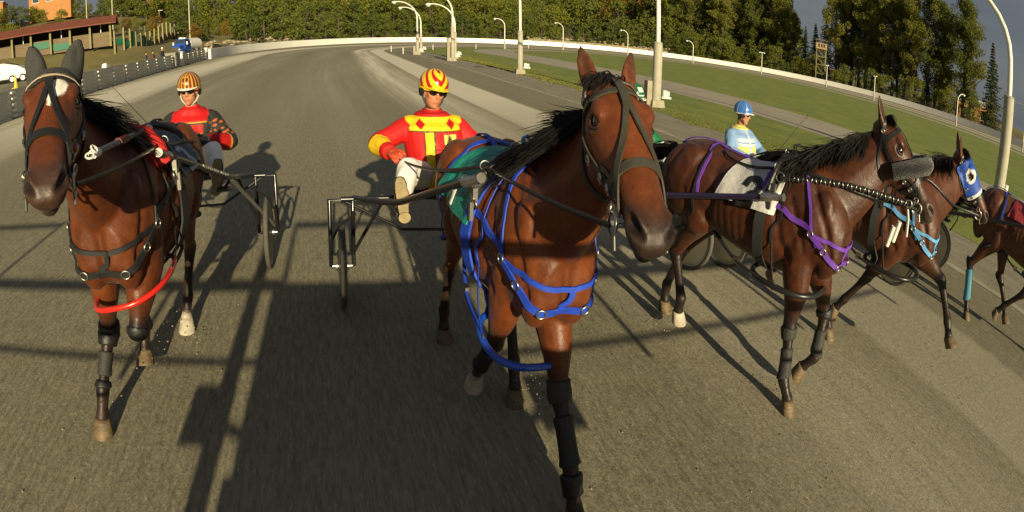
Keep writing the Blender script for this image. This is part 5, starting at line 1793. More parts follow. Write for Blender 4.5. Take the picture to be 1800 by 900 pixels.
def make_driver(c):
    root = empty('person', c['loc'], c['yaw'] - math.pi / 2)
    root.scale = (c.get('sc', 1.0),) * 3
    tag(root, c['label'], 'person', None)
    hip = V3(-.27, 0, .95); chest = V3(-.385, 0, 1.215); nb = V3(-.44, 0, 1.40)
    hc = V3(*c.get('headc', (-.395, 0, 1.565)))
    J = {}
    for s, k in ((1, 'L'), (-1, 'R')):
        J['sh' + k] = V3(-.43, s * .178, 1.292)
        J['el' + k] = V3(*c.get('el' + k, (-.29, s * .33, 1.12)))
        J['ha' + k] = V3(*c.get('ha' + k, (-.02, s * .17, 1.06)))
        J['hp' + k] = V3(-.25, s * .095, .94)
        J['kn' + k] = V3(*c.get('kn' + k, (.12, s * .27, 1.12)))
        J['an' + k] = V3(*c.get('an' + k, (.43, s * .36, .95)))
    def torso(mb, g, lower=True):
        secs = [(hip + V3(0, 0, -.09), .155, .11), (hip, .165, .125), (hip * .6 + chest * .4, .158, .118), (chest, .178, .125), (chest * .45 + nb * .55, .185, .108), (nb + V3(0, 0, -.05), .140, .085), (nb + V3(0, 0, -.018), .095, .074), (nb + V3(0, 0, .01), .062, .064)]
        mb.loft([[p + V3((b + g) * math.cos(t), (a + g) * math.copysign(abs(math.sin(t)) ** .85, math.sin(t)), 0) for t in np.linspace(0, 6.2832, 25)[:-1]] for p, a, b in secs])
    def arms(mb, g, upto=1.0):
        for k, s in (('L', 1), ('R', -1)):
            a, e, h = J['sh' + k], J['el' + k], J['ha' + k]
            h2 = e + (h - e) * upto
            limb(mb, [nb * .35 + a * .65 - V3(0, 0, .03), a, a * .5 + e * .5, e, e * .55 + h2 * .45, h2], [(.045 + g, .045 + g), (.060 + g, .060 + g), (.049 + g, .049 + g), (.044 + g, .044 + g), (.041 + g, .041 + g), (.029 + g * .8, .029 + g * .8)], (0, 0, 1), 12, 4)
    def legs_(mb, g, upto=1.0):
        for k, s in (('L', 1), ('R', -1)):
            a, e, h = J['hp' + k], J['kn' + k], J['an' + k]
            h2 = e + (h - e) * upto
            limb(mb, [a + V3(-.04, 0, 0), a + (e - a) * .2, a * .4 + e * .6, e, e * .66 + h2 * .34, h2], [(.10 + g, .105 + g), (.092 + g, .095 + g), (.073 + g, .073 + g), (.058 + g, .06 + g), (.056 + g, .059 + g), (.038 + g, .042 + g)], (0, 1, 0), 14, 4)
    # --- the body: one surface with head, neck, arms, hands, legs
    hy = c.get('head_yaw', 0.0); hp = c.get('head_pitch', -.08); hr = c.get('head_roll', 0.0)
    f = nrm(V3(math.cos(hy) * math.cos(hp), math.sin(hy) * math.cos(hp), math.sin(hp))); l = nrm(np.cross(V3(0, 0, 1), f)); u = np.cross(f, l)
    l, u = l * math.cos(hr) + u * math.sin(hr), u * math.cos(hr) - l * math.sin(hr)
    HH = lambda a, b, z: hc + f * a + l * b + u * z
    ax = (f, l, u)
    mb = MB()
    torso(mb, 0); arms(mb, 0); legs_(mb, 0)
    mb.tube([nb + V3(0, 0, -.06), nb * .5 + hc * .5 + V3(0, 0, -.03), HH(-.02, 0, -.04)], [.062, .056, .056], 14)
    mb.ell(HH(-.012, 0, .035), (.098, .076, .088), ax, 18, 12)
    mb.ell(HH(.022, 0, -.045), (.066, .060, .078), ax, 16, 10)
    mb.ell(HH(.058, 0, -.098), (.026, .026, .020), ax); mb.ell(HH(.0, 0, -.085), (.055, .052, .03), ax)
    mb.loft([[HH(.082 + e_, w_ * math.cos(t), z_ + .006 * math.sin(t)) if False else HH(.070 + (e_ + .012) * max(0, math.sin(t)) , w_ * math.cos(t), z_) for t in np.linspace(0, 6.2832, 11)[:-1]] for (z_, w_, e_) in ((.028, .010, .012), (.0, .012, .022), (-.022, .017, .032), (-.032, .014, .020))])
    mb.ell(HH(.074, 0, -.060), (.016, .024, .008), ax); mb.ell(HH(.072, 0, -.073), (.015, .021, .008), ax)
    for s in (-1, 1):
        mb.ell(HH(.052, s * .040, -.015), (.026, .024, .022), ax); mb.ell(HH(-.005, s * .078, -.008), (.022, .008, .032), ax)
        mb.ell(HH(.072, s * .030, .030), (.014, .026, .008), ax)
    for k, s in (('L', 1), ('R', -1)):
        dirh = nrm(J['ha' + k] - J['el' + k])
        J['grip' + k] = fingers(mb, J['ha' + k], nrm(dirh + V3(.2, -s * .15, 0)), V3(-.15, -s * .6, -.75), s, .85)
        mb.ell(J['an' + k] + V3(.03, 0, .03), (.05, .045, .10), (nrm(V3(.9, 0, -.35)), V3(0, 1, 0), nrm(V3(.35, 0, .9))))
    V, F = remesh(mb, .0075, 3)
    D = V - hc; fa, lb, uz = D @ f, D @ l, D @ u
    col = np.repeat(np.array(c.get('skin', (.50, .22, .125)))[None], len(V), 0)
    headm = (np.abs(fa) < .16) & (np.abs(lb) < .12) & (np.abs(uz) < .18)
    k1 = np.exp(-((uz + .067) / .0045) ** 2) * (np.abs(lb) < .026) * (fa > .05) * headm
    col = col * (1 - .7 * k1)[:, None] + np.array((.16, .04, .03)) * (.7 * k1)[:, None]
    k2 = np.exp(-((uz + .066) / .011) ** 2) * (np.abs(lb) < .025) * (fa > .055) * headm * .4
    col = col * (1 - k2)[:, None] + np.array((.45, .13, .09)) * k2[:, None]
    k3 = sstep(-.035, -.075, uz) * (fa > -.02) * headm * .22 * (1 - k2)
    col = col * (1 - k3)[:, None] + np.array((.22, .13, .09)) * k3[:, None]
    k4 = headm * (uz > -.06) * (fa < -.03) * .9
    col = col * (1 - k4)[:, None] + np.array((.10, .08, .06)) * k4[:, None]
    mkobj('body', V, F, SKIN, root, True, col, sharp=False)
    for s in (-1, 1):
        b = MB(); b.ell(HH(.066, s * .031, .012), .0115, None, 12, 8); b.build('eye', EYE, root)
    # --- clothes
    mb = MB(); torso(mb, .052); arms(mb, .034, .93)
    mb.tube([nb + V3(0, 0, -.03), nb + V3(.004, 0, .035)], [.085, .078], 20)
    V, F = remesh(mb, c.get('vox', .0085), 12)
    # folds in the cloth
    rngp = np.random.default_rng(c.get('seed', 1)).random(6) * 6
    fold = np.sin(V[:, 2] * 46 + V[:, 1] * 21 + rngp[0]) * .5 + np.sin(V[:, 2] * 27 - V[:, 1] * 38 + V[:, 0] * 30 + rngp[1]) * .5 + .5 * np.sin(V[:, 1] * 70 + V[:, 2] * 15 + rngp[2])
    cen = np.stack([np.interp(V[:, 2], [.8, 1.4], [-.25, -.44]), np.zeros(len(V)), V[:, 2]], 1)
    dirn = V - cen; dirn /= np.linalg.norm(dirn, axis=1)[:, None] + 1e-9
    V = V + dirn * (fold * .0036)[:, None]
    arm = np.zeros(len(V)); armside = np.zeros(len(V)); dmin = np.full(len(V), 9.)
    for k, s in (('L', 1), ('R', -1)):
        a, e, h = J['sh' + k], J['el' + k], J['ha' + k]
        for (p, q, t0) in ((a, e, 0.0), (e, h, 1.0)):
            ab = q - p; t = np.clip(((V - p) @ ab) / (ab @ ab), 0, 1); dd = np.linalg.norm(V - (p + t[:, None] * ab), axis=1)
            m_ = (dd < .105) & (dd < dmin) & ((t > .02) | (t0 > 0)) & ((np.abs(V[:, 1]) > .16) | (t0 > 0))
            arm[m_] = t0 + t[m_] + .01; armside[m_] = s; dmin[m_] = dd[m_]
    col = c['jacket'](V, arm, armside)
    mkobj('jacket', V, F, CLOTH, root, True, col, sharp=False)
    mb = MB(); legs_(mb, .015, .96)
    mb.loft([[p + V3((b + .02) * math.cos(t), (a + .012) * math.sin(t), 0) for t in np.linspace(0, 6.2832, 21)[:-1]] for p, a, b in ((hip + V3(.0, 0, -.10), .15, .11), (hip + V3(0, 0, .02), .165, .125), (hip + V3(-.01, 0, .09), .158, .118))])
    V, F = remesh(mb, .011, 4)
    fold = np.sin(V[:, 0] * 60 + V[:, 2] * 40 + rngp[3]) + .7 * np.sin(V[:, 0] * 33 - V[:, 1] * 50 + rngp[4])
    V[:, 2] += fold * .003
    mkobj('trousers', V, F, c.get('trousers', WHITEC), root, True, sharp=False)
    for k, s in (('L', 1), ('R', -1)):
        an = J['an' + k]
        up_ = nrm(V3(*c.get('toe', (-.10, .12 * s, 1.0)))) * V3(1, 1, 1); fw = nrm(V3(.93, s * .05, -.02)); fw = nrm(fw - up_ * (fw @ up_)); lat = np.cross(up_, fw)
        b = MB(); rings = []
        # boot: heel low, toe up, sole turned to the front
        for (t, wx, th, off) in ((-.095, .026, .030, .028), (-.085, .034, .046, .02), (-.04, .038, .058, .0), (.02, .037, .050, .006), (.08, .043, .042, .016), (.13, .042, .034, .024), (.165, .030, .022, .032), (.175, .016, .012, .036)):
            rings.append([an + V3(.02, 0, .0) + up_ * t + lat * wx * math.cos(a) + fw * (th * math.sin(a) + off) for a in np.linspace(0, 6.2832, 17)[:-1]])
        b.loft(rings); b.tube([an + (J['kn' + k] - an) * .30, an + (J['kn' + k] - an) * .05, an + V3(.02, 0, -.01)], [.056, .050, .045], 14)
        bo = b.build('boot', BOOT, root)
        b = MB(); rings = []
        for (off2, g) in ((.0, 1.0), (.016, .98)):
            rings.append([an + V3(.02, 0, 0) + up_ * (.04 + .140 * math.sin(a)) + lat * (.0415 + .006 * math.sin(a) - .007 * math.cos(2 * a)) * math.cos(a) * g + fw * (.062 + off2 - .012 * (math.sin(a) < -.3)) for a in np.linspace(0, 6.2832, 33)[:-1]])
        b.loft(rings)
        rings = [[p for p in r] for r in ([an + V3(.02, 0, 0) + up_ * (-.072 + .034 * math.sin(a)) + lat * .037 * math.cos(a) + fw * o for a in np.linspace(0, 6.2832, 21)[:-1]] for o in (.055, .085))]
        b.loft(rings)
        b.build('sole', SOLE, bo)
        g = MB()
        dirh = nrm(J['ha' + k] - J['el' + k])
        fingers(g, J['ha' + k], nrm(dirh + V3(.2, -s * .15, 0)), V3(-.15, -s * .6, -.75), s, 1.25)
        g.ell(J['ha' + k] + nrm(dirh + V3(.2, -s * .15, 0)) * .045, (.056, .047, .023), (nrm(dirh), nrm(np.cross(dirh, V3(0, 0, 1))), nrm(np.cross(nrm(np.cross(dirh, V3(0, 0, 1))), dirh))))
        g.tube([J['ha' + k] - dirh * .035, J['ha' + k] + dirh * .03], [.040, .034], 14)
        V, F = remesh(g, .006, 3)
        mkobj('glove', V, F, c.get('glove', LEATHER), root, True)
    # --- helmet, with a pattern on a fine shell
    nA, nE = 150, 56
    Vh = []; hcol = []
    for i in range(nE):
        el = -.28 + (math.pi / 2 + .28) * i / (nE - 1)
        for j in range(nA):
            az = 2 * math.pi * j / nA
            a, b_, z = math.cos(el) * math.cos(az), math.cos(el) * math.sin(az), math.sin(el)
            drop = (.020 * max(0, -math.cos(az)) + .030 * max(0, abs(math.sin(az)) - .45)) * (1 - i / (nE - 1)) ** 3
            Vh.append(HH(-.012 + .134 * a, .109 * b_, .062 + .118 * z - drop)); hcol.append(c['helmet'](az, el, a, b_, z))
    n = len(Vh)
    Vi = [p + (HH(-.01, 0, .06) - p) * .09 for p in Vh]
    F = []
    for i in range(nE - 1):
        for j in range(nA):
            a, b_ = i * nA + j, i * nA + (j + 1) % nA
            F.append((a, b_, b_ + nA, a + nA)); F.append((n + a + nA, n + b_ + nA, n + b_, n + a))
    for j in range(nA):
        a, b_ = j, (j + 1) % nA; F.append((b_, a, n + a, n + b_))
    ho = mkobj('helmet', np.array(Vh + Vi), F, HELM, root, True, np.array(hcol + hcol))
    b = MB(); rings = []
    for t in np.linspace(-1.15, 1.15, 21):
        e_ = math.cos(t / 1.15 * math.pi / 2) ** .6
        base = HH(-.012 + .130 * math.cos(t), .107 * math.sin(t), .044); out = HH(-.012 + (.130 + .042 * e_) * math.cos(t), (.107 + .016 * e_) * math.sin(t), .044 - .006 * e_)
        rings.append([base + u * .005, out + u * .003, out - u * .003, base - u * .005])
    b.loft(rings); b.build('visor', c['visor'], ho)
    b = MB()
    for s in (-1, 1): b.tube(catmull([HH(.0, s * .096, .03), HH(.01, s * .088, -.03), HH(.03, s * .062, -.085), HH(.035, s * .02, -.118), HH(.035, 0, -.120)], .02), .0042, 6, flat=2)
    b.build('chin_strap', c.get('strap', W_BLACK), ho)
    b = MB()
    for s in (-1, 1): b.ell(HH(-.005, s * .094, .005), (.05, .014, .045), ax)
    pieces(b, 'ear_guard', W_BLACK, ho)
    if c.get('glasses', True):
        b = MB()
        for s in (-1, 1):
            b.loft([[HH(x_ - .018 * (abs(.032 * s + w_ * math.cos(t)) / .06) ** 2, s * .032 + w_ * math.cos(t), .008 + h_ * math.sin(t) - .003 * s * math.cos(t)) for t in np.linspace(0, 6.2832, 21)[:-1]] for x_, w_, h_ in ((.080, .026, .019), (.087, .028, .021), (.091, .024, .017), (.092, .012, .009))])
            b.tube([HH(.078, s * .056, .014), HH(.03, s * .075, .015), HH(-.01, s * .082, .012)], .0035, 6)
        b.tube([HH(.091, -.008, .012), HH(.094, 0, .014), HH(.091, .008, .012)], .004, 6)
        b.build('sunglasses', LENS, root)
    c['_J'] = J; c['_root'] = root
    c['_w'] = lambda p: np.array(root.matrix_basis @ Vector(p))
    return root

def locworld(loc, rz, p, sc=1.0):
    p = np.asarray(p, float) * sc
    return V3(loc[0] + p[0] * math.cos(rz) - p[1] * math.sin(rz), loc[1] + p[0] * math.sin(rz) + p[1] * math.cos(rz), loc[2] + p[2])
def hw_(c, p):
    return locworld((c['X'], c['Y'], c.get('z', 0)), c['yaw'] - math.pi / 2, p, c.get('sc', 1.0))
def dw_(c, p):
    return locworld(c['loc'], c['yaw'] - math.pi / 2, p, c.get('sc', 1.0))

def reins(label, hcfg, dcfg, m, droop=.05):
    """two long reins from the bit rings, past the saddle rings, into the driver's hands"""
    H = hcfg['_H']; bv = hcfg['_bv']; sc = hcfg.get('sc', 1.0)
    rt = empty('reins', (hcfg['X'], hcfg['Y'], 0)); tag(rt, label, 'reins', 'reins from the bits to the hands')
    off = V3(hcfg['X'], hcfg['Y'], 0)
    rz = hcfg['yaw'] - math.pi / 2
    def toloc(p):
        d = np.asarray(p, float) - V3(hcfg['X'], hcfg['Y'], hcfg.get('z', 0)); c_, s_ = math.cos(-rz), math.sin(-rz)
        return V3(d[0] * c_ - d[1] * s_, d[0] * s_ + d[1] * c_, d[2]) / sc
    for s, k in ((1, 'L'), (-1, 'R')):
        p0 = H(.50, -.118, s * .082); p1 = back_pt(hcfg, .25, s * .62, .085); g = toloc(dw_(dcfg, dcfg['_J']['grip' + k]))
        P = []
        for a_, b_, n_, sag in ((p0, p1, 14, .02), (p1, g, 18, droop)):
            for i in range(n_):
                t = i / n_; p = a_ * (1 - t) + b_ * t - V3(0, 0, 4 * sag * t * (1 - t))
                loc, no, _, d = bv.find_nearest(Vector(p)); loc = np.array(loc); no = np.array(no)
                if (p - loc) @ no < .025 and d < .5 and i > 0: p = loc + no * .025
                P.append(p)
        P.append(g)
        P = np.array(P)
        for _ in range(2): P[1:-1] = .5 * P[1:-1] + .25 * (P[:-2] + P[2:])
        b = MB()
        b.tube([hw_(hcfg, p) - off for p in P], .0095, 6, flat=.45, ref=(0, 0, 1))
        b.build('rein', m, rt)
        b = MB(); gw = dw_(dcfg, dcfg['_J']['grip' + k]) - off
        b.tube(catmull([gw, gw + V3(0, 0, -.07), gw + V3(s * -.02, .05, -.25), gw + V3(s * -.05, .20, -.36)], .04), .0085, 6, flat=.45); b.build('rein_end', m, rt)
def whip(label, p0, p1, r=.006):
    b = MB(); p0, p1 = V3(*p0), V3(*p1)
    b.tube([p0 - (p1 - p0) * .12, p0, p0 + (p1 - p0) * .12, p1 * .5 + p0 * .5, p1], [r * 1.6, r * 1.7, r, r * .7, r * .35], 6)
    d = nrm(p1 - p0)
    b.tube([p1, p1 + d * .05 + V3(0, .02, -.02), p1 + d * .06 + V3(.01, .05, -.10)], [r * .4, r * .3, r * .2], 5)
    b.tube([p0 - (p1 - p0) * .02, p0 + (p1 - p0) * .02], r * 2.2, 8)
    o = b.build('whip', W_BLACK); tag(o, label, 'whip')
# ------------------------------------------------------------------ harness on each horse
TEAL = mat('teal_cloth', (.012, .23, .18), .5, var=.18, vscale=9, bump=.4, bscale=30); WCLOTH = mat('white_cloth', (.48, .47, .46), .5, var=.1, vscale=7, bump=.4, bscale=24)
GCLOTH = mat('grey_blue_cloth', (.075, .095, .115), .6, var=.2, vscale=6, bump=.4, bscale=30); RCLOTH = mat('red_cloth', (.26, .02, .03), .6, var=.15, bump=.3, bscale=30); BCLOTH = mat('black_cloth', (.02, .02, .022), .7)
NWHT = mat('number_white', (.60, .60, .58), .5); NBLK = mat('number_black', (.012, .012, .012), .5); NGRY = mat('number_pale_blue', (.30, .36, .42), .5)
BOOTB = mat('boot_black', (.010, .010, .010), .5, bump=.2, bscale=60); BOOTG = mat('boot_grey_velcro', (.028, .027, .024), .7, var=.2, vscale=20, bump=.3, bscale=90); BANDB = mat('blue_bandage', (.06, .22, .33), .8, var=.15, vscale=30, bump=.4, bscale=60)
FUZZ = mat('fleece_dark', (.012, .012, .011), .95, var=.4, vscale=60, bump=1.0, bscale=150, sheen=.4)
HOODG = mat('ear_hood_grey', (.040, .040, .037), .85, var=.15, vscale=14, bump=.35, bscale=160)
BHOOD = mat('hood_cloth', attr=True, rough=.55, var=.08, vscale=20, bump=.2, bscale=90)

harness(HC, dict(webm=W_BLUE, collar=W_BLUE, girthm=W_BLUE, bridle=OLIVE, hobble=(BLUEP, W_BLUE, (.50, -.045, .70), (.235, .20), (-.02, -.01)), hrad=.018, cloth=(-.26, .26, 1.52, TEAL, '1', NWHT), nums=.15, numz=1.27, numw=.045,
                 boots=[('LF', .52, .80, BOOTB, .010), ('LF', .82, .93, BOOTB, .012), ('LF', .28, .46, BOOTG, .004), ('RF', .52, .80, BOOTB, .010)]))
harness(HL, dict(webm=W_BLACK, collar=W_BLACK, bridle=LEATHER, hobble=(REDP, W_BLACK, (.46, .03, .80), (.29, .20), (.0, .06)), hrad=.014, cloth=(-.24, .18, 1.3, GCLOTH, '3', NGRY), nums=.13, numz=1.32, numw=.035,
                 boots=[('RF', .30, .44, BOOTB, .008), ('RF', .40, .53, BOOTB, .012), ('RF', .55, .68, BOOTG, .006), ('RF', .69, .80, BOOTB, .008), ('LF', .52, .80, BOOTB, .008), ('LF', .36, .47, BOOTB, .003)]))
harness(H2, dict(webm=W_PURPLE, collar=W_PURPLE, bridle=LEATHER, overcheck=True, hobble=(mat('black_plastic_tube', (.015, .015, .015), .35), W_BLACK, (.42, 0, .76), (.27, .25), (0, 0)), cloth=(-.07, .33, 1.5, WCLOTH, '2', NBLK), nums=.155, numz=1.26, numw=.05,
                 boots=[('RF', .36, .50, BOOTG, .006), ('RF', .54, .80, BOOTG, .007), ('LF', .32, .46, BOOTB, .009), ('LF', .54, .80, BOOTG, .008)]))
harness(H3, dict(webm=W_BLACK, collar=W_CYAN, bridle=LEATHER, overcheck=False, hobble=(mat('black_plastic_tube'), W_BLACK, (.42, 0, .76), (.27, .25), (0, 0)), cloth=(-.24, .15, 1.05, BCLOTH, None, None)))
harness(H4, dict(webm=W_BLUE, collar=W_BLUE, bridle=LEATHER, hobble=(mat('black_plastic_tube'), W_BLACK, (.42, 0, .76), (.27, .25), (0, 0)), cloth=(-.16, .18, 1.25, RCLOTH, None, None), boots=[('RH', .52, .84, BANDB, .010)]))

# the grey ear hood of the left horse
ha, hn, hs, hd = HL['_hc']
Vn = HL['_V']
m_ = np.zeros(len(Vn), bool)
for (eb, up_, fo, si) in HL['_ear']:
    De = Vn - eb; z = De @ up_; rad = np.linalg.norm(De - z[:, None] * up_, axis=1)
    m_ |= (z > -.02) & (rad < .075) & (z < .3)
m_ |= hd & (ha < .070 - .35 * np.abs(hs) + .1 * np.clip(hn, -.2, 0)) & (ha > -.12) & (hn > -.15)
shell(HL, m_, .010, 'ear_hood', HOODG, th=.006)
b = MB(); strap(b, HL['_bv'], [HL['_H'](.07, -.10, -.12), HL['_H'](.075, -.02, -.11), HL['_H'](.085, .05, 0), HL['_H'](.075, -.02, .11), HL['_H'](.07, -.10, .12)], .012, .004, .016)
b.build('hood_trim', mat('pale_trim', (.40, .31, .20), .7), HL['_root'])
b = MB(); p = HL['_H'](.36, -.10, .088); loc, no, _, _ = HL['_bv'].find_nearest(Vector(p)); loc = np.array(loc) + np.array(no) * .012
b.box(loc, (.034, .034, .006), np.stack([HL['_fr'][0], nrm(np.cross(no, HL['_fr'][0])), nrm(no)], 1)); b.build('red_tag', W_RED, HL['_root'])
# head pole of the left horse: a grey rod with two white rings and a red sleeve
def head_pole(c, side, m1, m2, braided=False):
    H = c['_H']
    q0 = back_pt(c, .24, side * .35, .09); q1 = H(.37, -.12, side * .125)
    if braided:
        q0 = back_pt(c, .30, side * .75, .06); q1 = H(.44, -.15, side * .12)
    d = nrm(q1 - q0); L = np.linalg.norm(q1 - q0)
    nk = c['_neck'][7]; md = nk[0] + nk[2] * side * (nk[4] + .045)
    rt = MB()
    P = [q0 + d * L * t for t in (0, .2, .55, .8, .97)]
    if braided:
        P = catmull([q0, md * .5 + (q0 * .5 + q1 * .5) * .5, q1], .03)
        rt.tube(P, [.016 + .005 * math.sin(i * 2.1) for i in range(len(P))], 10)
    else:
        rt.tube(P, .0125, 12)
    po = rt.build('head_pole', m1, c['_root'])
    k = MB()
    if braided:
        for i in range(2, len(P) - 1): k.torus(P[i], P[i + 1] - P[i - 1] + V3(0, 0, .02 * (-1) ** i), .019, .004, 12, 6)
        k.torus(P[-1], c['_fr'][2], .022, .005, 18, 6); k.torus(P[0], (0, 1, 0), .03, .006, 18, 6)
        k.build('pole_ring', METAL, po)
    else:
        k.tube([P[3] * .4 + P[4] * .6, P[4]], .017, 12); k.torus(P[4] + d * .03, c['_fr'][1], .015, .0038, 22, 8); k.torus(P[4] + d * .04 - c['_fr'][0] * .035 + c['_fr'][2] * .02, c['_fr'][1] + c['_fr'][2], .015, .0038, 22, 8); k.build('pole_ring', mat('pole_white', (.75, .72, .66), .4), po)
        k = MB(); k.tube([q0 + d * L * .46, q0 + d * L * .60], .018, 12); k.build('pole_sleeve', mat('maroon_sleeve', (.12, .012, .015), .6), po)
        k = MB(); k.tube([q0 - d * .03, q0 + d * .05], .020, 12); k.build('pole_end', ALU, po)
head_pole(HL, 1, mat('pole_grey', (.10, .11, .13), .5), None)
head_pole(H2, -1, LEATHER, None, True)
# red padding of the left harness saddle
b = MB(); P = [back_pt(HL, .33, f, .035) for f in (.1, .35, .6, .85)]; b.tube(P, [.03, .045, .045, .03], 12, flat=1.6, ref=(1, 0, 0)); b.build('saddle_pad', W_RED, HL['_root'])
b = MB(); p = back_pt(HC, .2, .15, .06); b.tube(catmull([p, p + V3(-.04, -.05, .05), p + V3(-.08, -.02, .07), p + V3(-.06, .05, .03)], .02), .014, 8, flat=.4); b.tube([p, p + V3(-.02, .02, .09)], .012, 6)
b.build('tied_strap', W_CYAN, HC['_root'])
# fleece noseband of the dark horse
H = H2['_H']
b = MB()
P = catmull([H(.235, -.15, -.130), H(.275, -.06, -.130), H(.330, .045, -.090), H(.345, .075, 0), H(.330, .045, .090), H(.275, -.06, .130), H(.235, -.15, .130)], .02)
rg = np.random.default_rng(8)
b.tube(P, [.054 + rg.normal(0, .002) for _ in P], 18); b.build('fleece_noseband', FUZZ, H2['_root'])
b = MB()
for s in (-1, 1):
    q = H(.66, -.16, s * .05) - V3(.10, 0, .08)
    b.tube([H(.44, -.16, s * .08), H(.52, -.20, s * .07), H(.60, -.26, s * .05)], .008, 6)
for z in (0, 1):
    p = H(.50, -.26 - .05 * z, -.06); b.tube([p, p + V3(-.02, 0, -.13)], .017, 8)
b.build('white_sleeve', mat('sleeve_white', (.72, .70, .64), .4), H2['_root'])
# blue hood with white eye rings
ha, hn, hs, hd = H3['_hc']
eye_d = np.sqrt((ha - .166) ** 2 + ((hn + .047) * 1.1) ** 2 + 0 * hs)
m_ = hd & (ha > .03) & (ha < .37 - .25 * np.clip(-hn - .05, 0, 1)) & (hn > -.17) & (eye_d > .030)
def hoodc(ids):
    e = eye_d[ids]; c_ = np.repeat(np.array([[.008, .055, .34]]), len(ids), 0)
    w = ((e > .040) & (e < .058)) | (ha[ids] > .335 - .25 * np.clip(-hn[ids] - .05, 0, 1))
    c_[w] = (.66, .66, .64); c_[(e <= .040)] = (.16, .02, .03)
    return c_
shell(H3, m_, .010, 'eye_hood', BHOOD, th=.006, colf=hoodc)

# ------------------------------------------------------------------ sulkies and drivers
sulky('black sulky with steel wheel fork behind the bay horse in blue straps', .75, 3.98, .03, hw=.75, shaft_end=((1.48, .42, 1.36), (1.50, -.215, 1.375)))
sulky('black sulky with white lettering on its shaft, behind the horse with the ear hood', -1.33, 4.72, .04, hw=.68, shaft_end=((1.93, .36, 1.47), (1.93, -.20, 1.47)), letters=True, stay=True)
sulky('sulky with disc wheels and a purple shaft, behind the dark horse numbered 2', 2.52, 4.12, .22, hw=.80, shaft_end=H2, m=mat('sulky_purple_black', (.03, .022, .06), .35, coat=.3))
sulky('sulky almost hidden behind the dark horse, drawn by the blue hooded horse', 4.5, 4.4, .18, shaft_end=H3)
sulky('sulky with brown disc wheels, drawn by the horse at the right edge', 6.75, 3.4, .10, shaft_end=H4)

RED, YEL, CHA, GOLD = np.array((.52, .012, .012)), np.array((.74, .50, .015)), np.array((.028, .026, .024)), np.array((.45, .24, .03))
def jk_red(V, arm, sd):
    x, y, z = V.T; c = np.repeat(RED[None], len(V), 0); t = arm == 0; fr = x > -.44
    edge = np.zeros(len(V), bool)
    yoke = (arm < .12) & (z > 1.285 - .25 * (np.abs(y) > .13) * 0) & (z < 1.385) & fr & (np.abs(y) < .215)
    c[yoke] = YEL
    st = t & fr & (y > -.088) & (y < -.022) & (z < 1.30); c[st] = YEL
    for s in (-1, 1): c[(np.abs(y - s * .115) + np.abs(z - 1.335) * .9 < .034) & fr & (arm < .2)] = RED * .8
    c[t & fr & (y > .055) & (y < .15) & (z > 1.17 + .02 * (np.abs(y - .1) > .03)) & (z < 1.262)] = (.78, .62, .16)
    c[t & fr & (y > .09) & (y < .15) & (z > 1.035) & (z < 1.085)] = YEL
    c[(arm > 1.02) & (arm < 1.70)] = YEL
    seam = (np.abs(np.abs(y + .055) - .037) < .004) & t & fr & (z < 1.29); c[seam] = (.05, .03, .01)
    seam = (np.abs(z - 1.285) < .005) & fr & (arm < .12); c[seam] = (.06, .03, .01)
    c[(arm > 1.01) & (arm < 1.05)] = (.05, .03, .01)
    c[(z > 1.40) & (np.abs(y) < .1)] = RED * .8
    return c
def jk_char(V, arm, sd):
    x, y, z = V.T; c = np.repeat(CHA[None], len(V), 0); t = arm == 0; fr = x > -.44
    c[(z > 1.295) & (arm < .10) & (np.abs(y) < .17)] = RED * .95
    c[t & fr & (y > -.135) & (y < -.065) & (z < 1.275)] = RED * .9
    c[t & fr & (y > .0) & (y < .055) & (z < 1.17)] = RED * .9
    c[t & fr & (y > .02) & (y < .14) & (z > 1.20) & (z < 1.275)] = RED * .9
    for e in (-.135, -.065, .0): c[t & fr & (np.abs(y - e) < .0045) & (z < 1.27)] = GOLD
    c[(np.abs(z - 1.295) < .006) & (arm < .10) & (np.abs(y) < .17)] = GOLD
    c[t & fr & (np.abs(z - 1.20) < .004) & (y > .02) & (y < .14)] = GOLD
    c[(arm > 1.15) & (arm < 1.9)] = RED * .8
    c[(arm > 1.12) & (arm < 1.17)] = GOLD
    k = (arm > .25) & (arm < .95) & (sd > 0) & ((np.sin(arm * 26) * np.sin(z * 120 + x * 90)) > .45); c[k] = (.42, .10, .02)
    return c
def jk_blue(V, arm, sd):
    x, y, z = V.T; c = np.repeat(np.array([[.20, .33, .55]]), len(V), 0); fr = x > -.44
    c[(z > 1.20) & (z < 1.285) & (arm < .3) & fr] = (.62, .62, .62)
    c[(z > 1.225) & (z < 1.245) & (arm < .3) & fr] = (.16, .27, .48)
    c[(z > 1.12) & (z < 1.19) & (arm == 0) & fr & (np.abs(y) > .03)] = (.62, .55, .14)
    c[(np.abs(y) < .012) & (arm == 0) & fr] = (.60, .60, .60)
    c[(z > 1.385)] = (.60, .53, .15)
    return c
def jk_green(V, arm, sd):
    x, y, z = V.T; c = np.repeat(np.array([[.008, .13, .055]]), len(V), 0)
    c[(arm > .8) & (arm < 1.15)] = (.62, .62, .60); c[(z > 1.3) & (arm < .3)] = (.6, .6, .58)
    return c
def hm_red(az, el, a, b, z):
    v = math.sin(7 * (az if az < math.pi else 2 * math.pi - az) - 7.5 * el + 1.2 * math.sin(3 * az))
    return YEL * 1.0 if (v > -.18 or el < -.10) else RED * .72
def hm_gold(az, el, a, b, z):
    if el < -.12: return np.array((.62, .22, .03))
    if a > 0 and (b / .34) ** 2 + ((el - .52) / .30) ** 2 < 1: return np.array((.50, .27, .03)) if ((b / .34) ** 2 + ((el - .52) / .30) ** 2 > .62 or abs(b) < .06) else np.array((.10, .02, .01))
    v = math.sin(az * 10)
    return np.array((.62, .36, .05)) if abs(v) < .45 else np.array((.17, .035, .015))
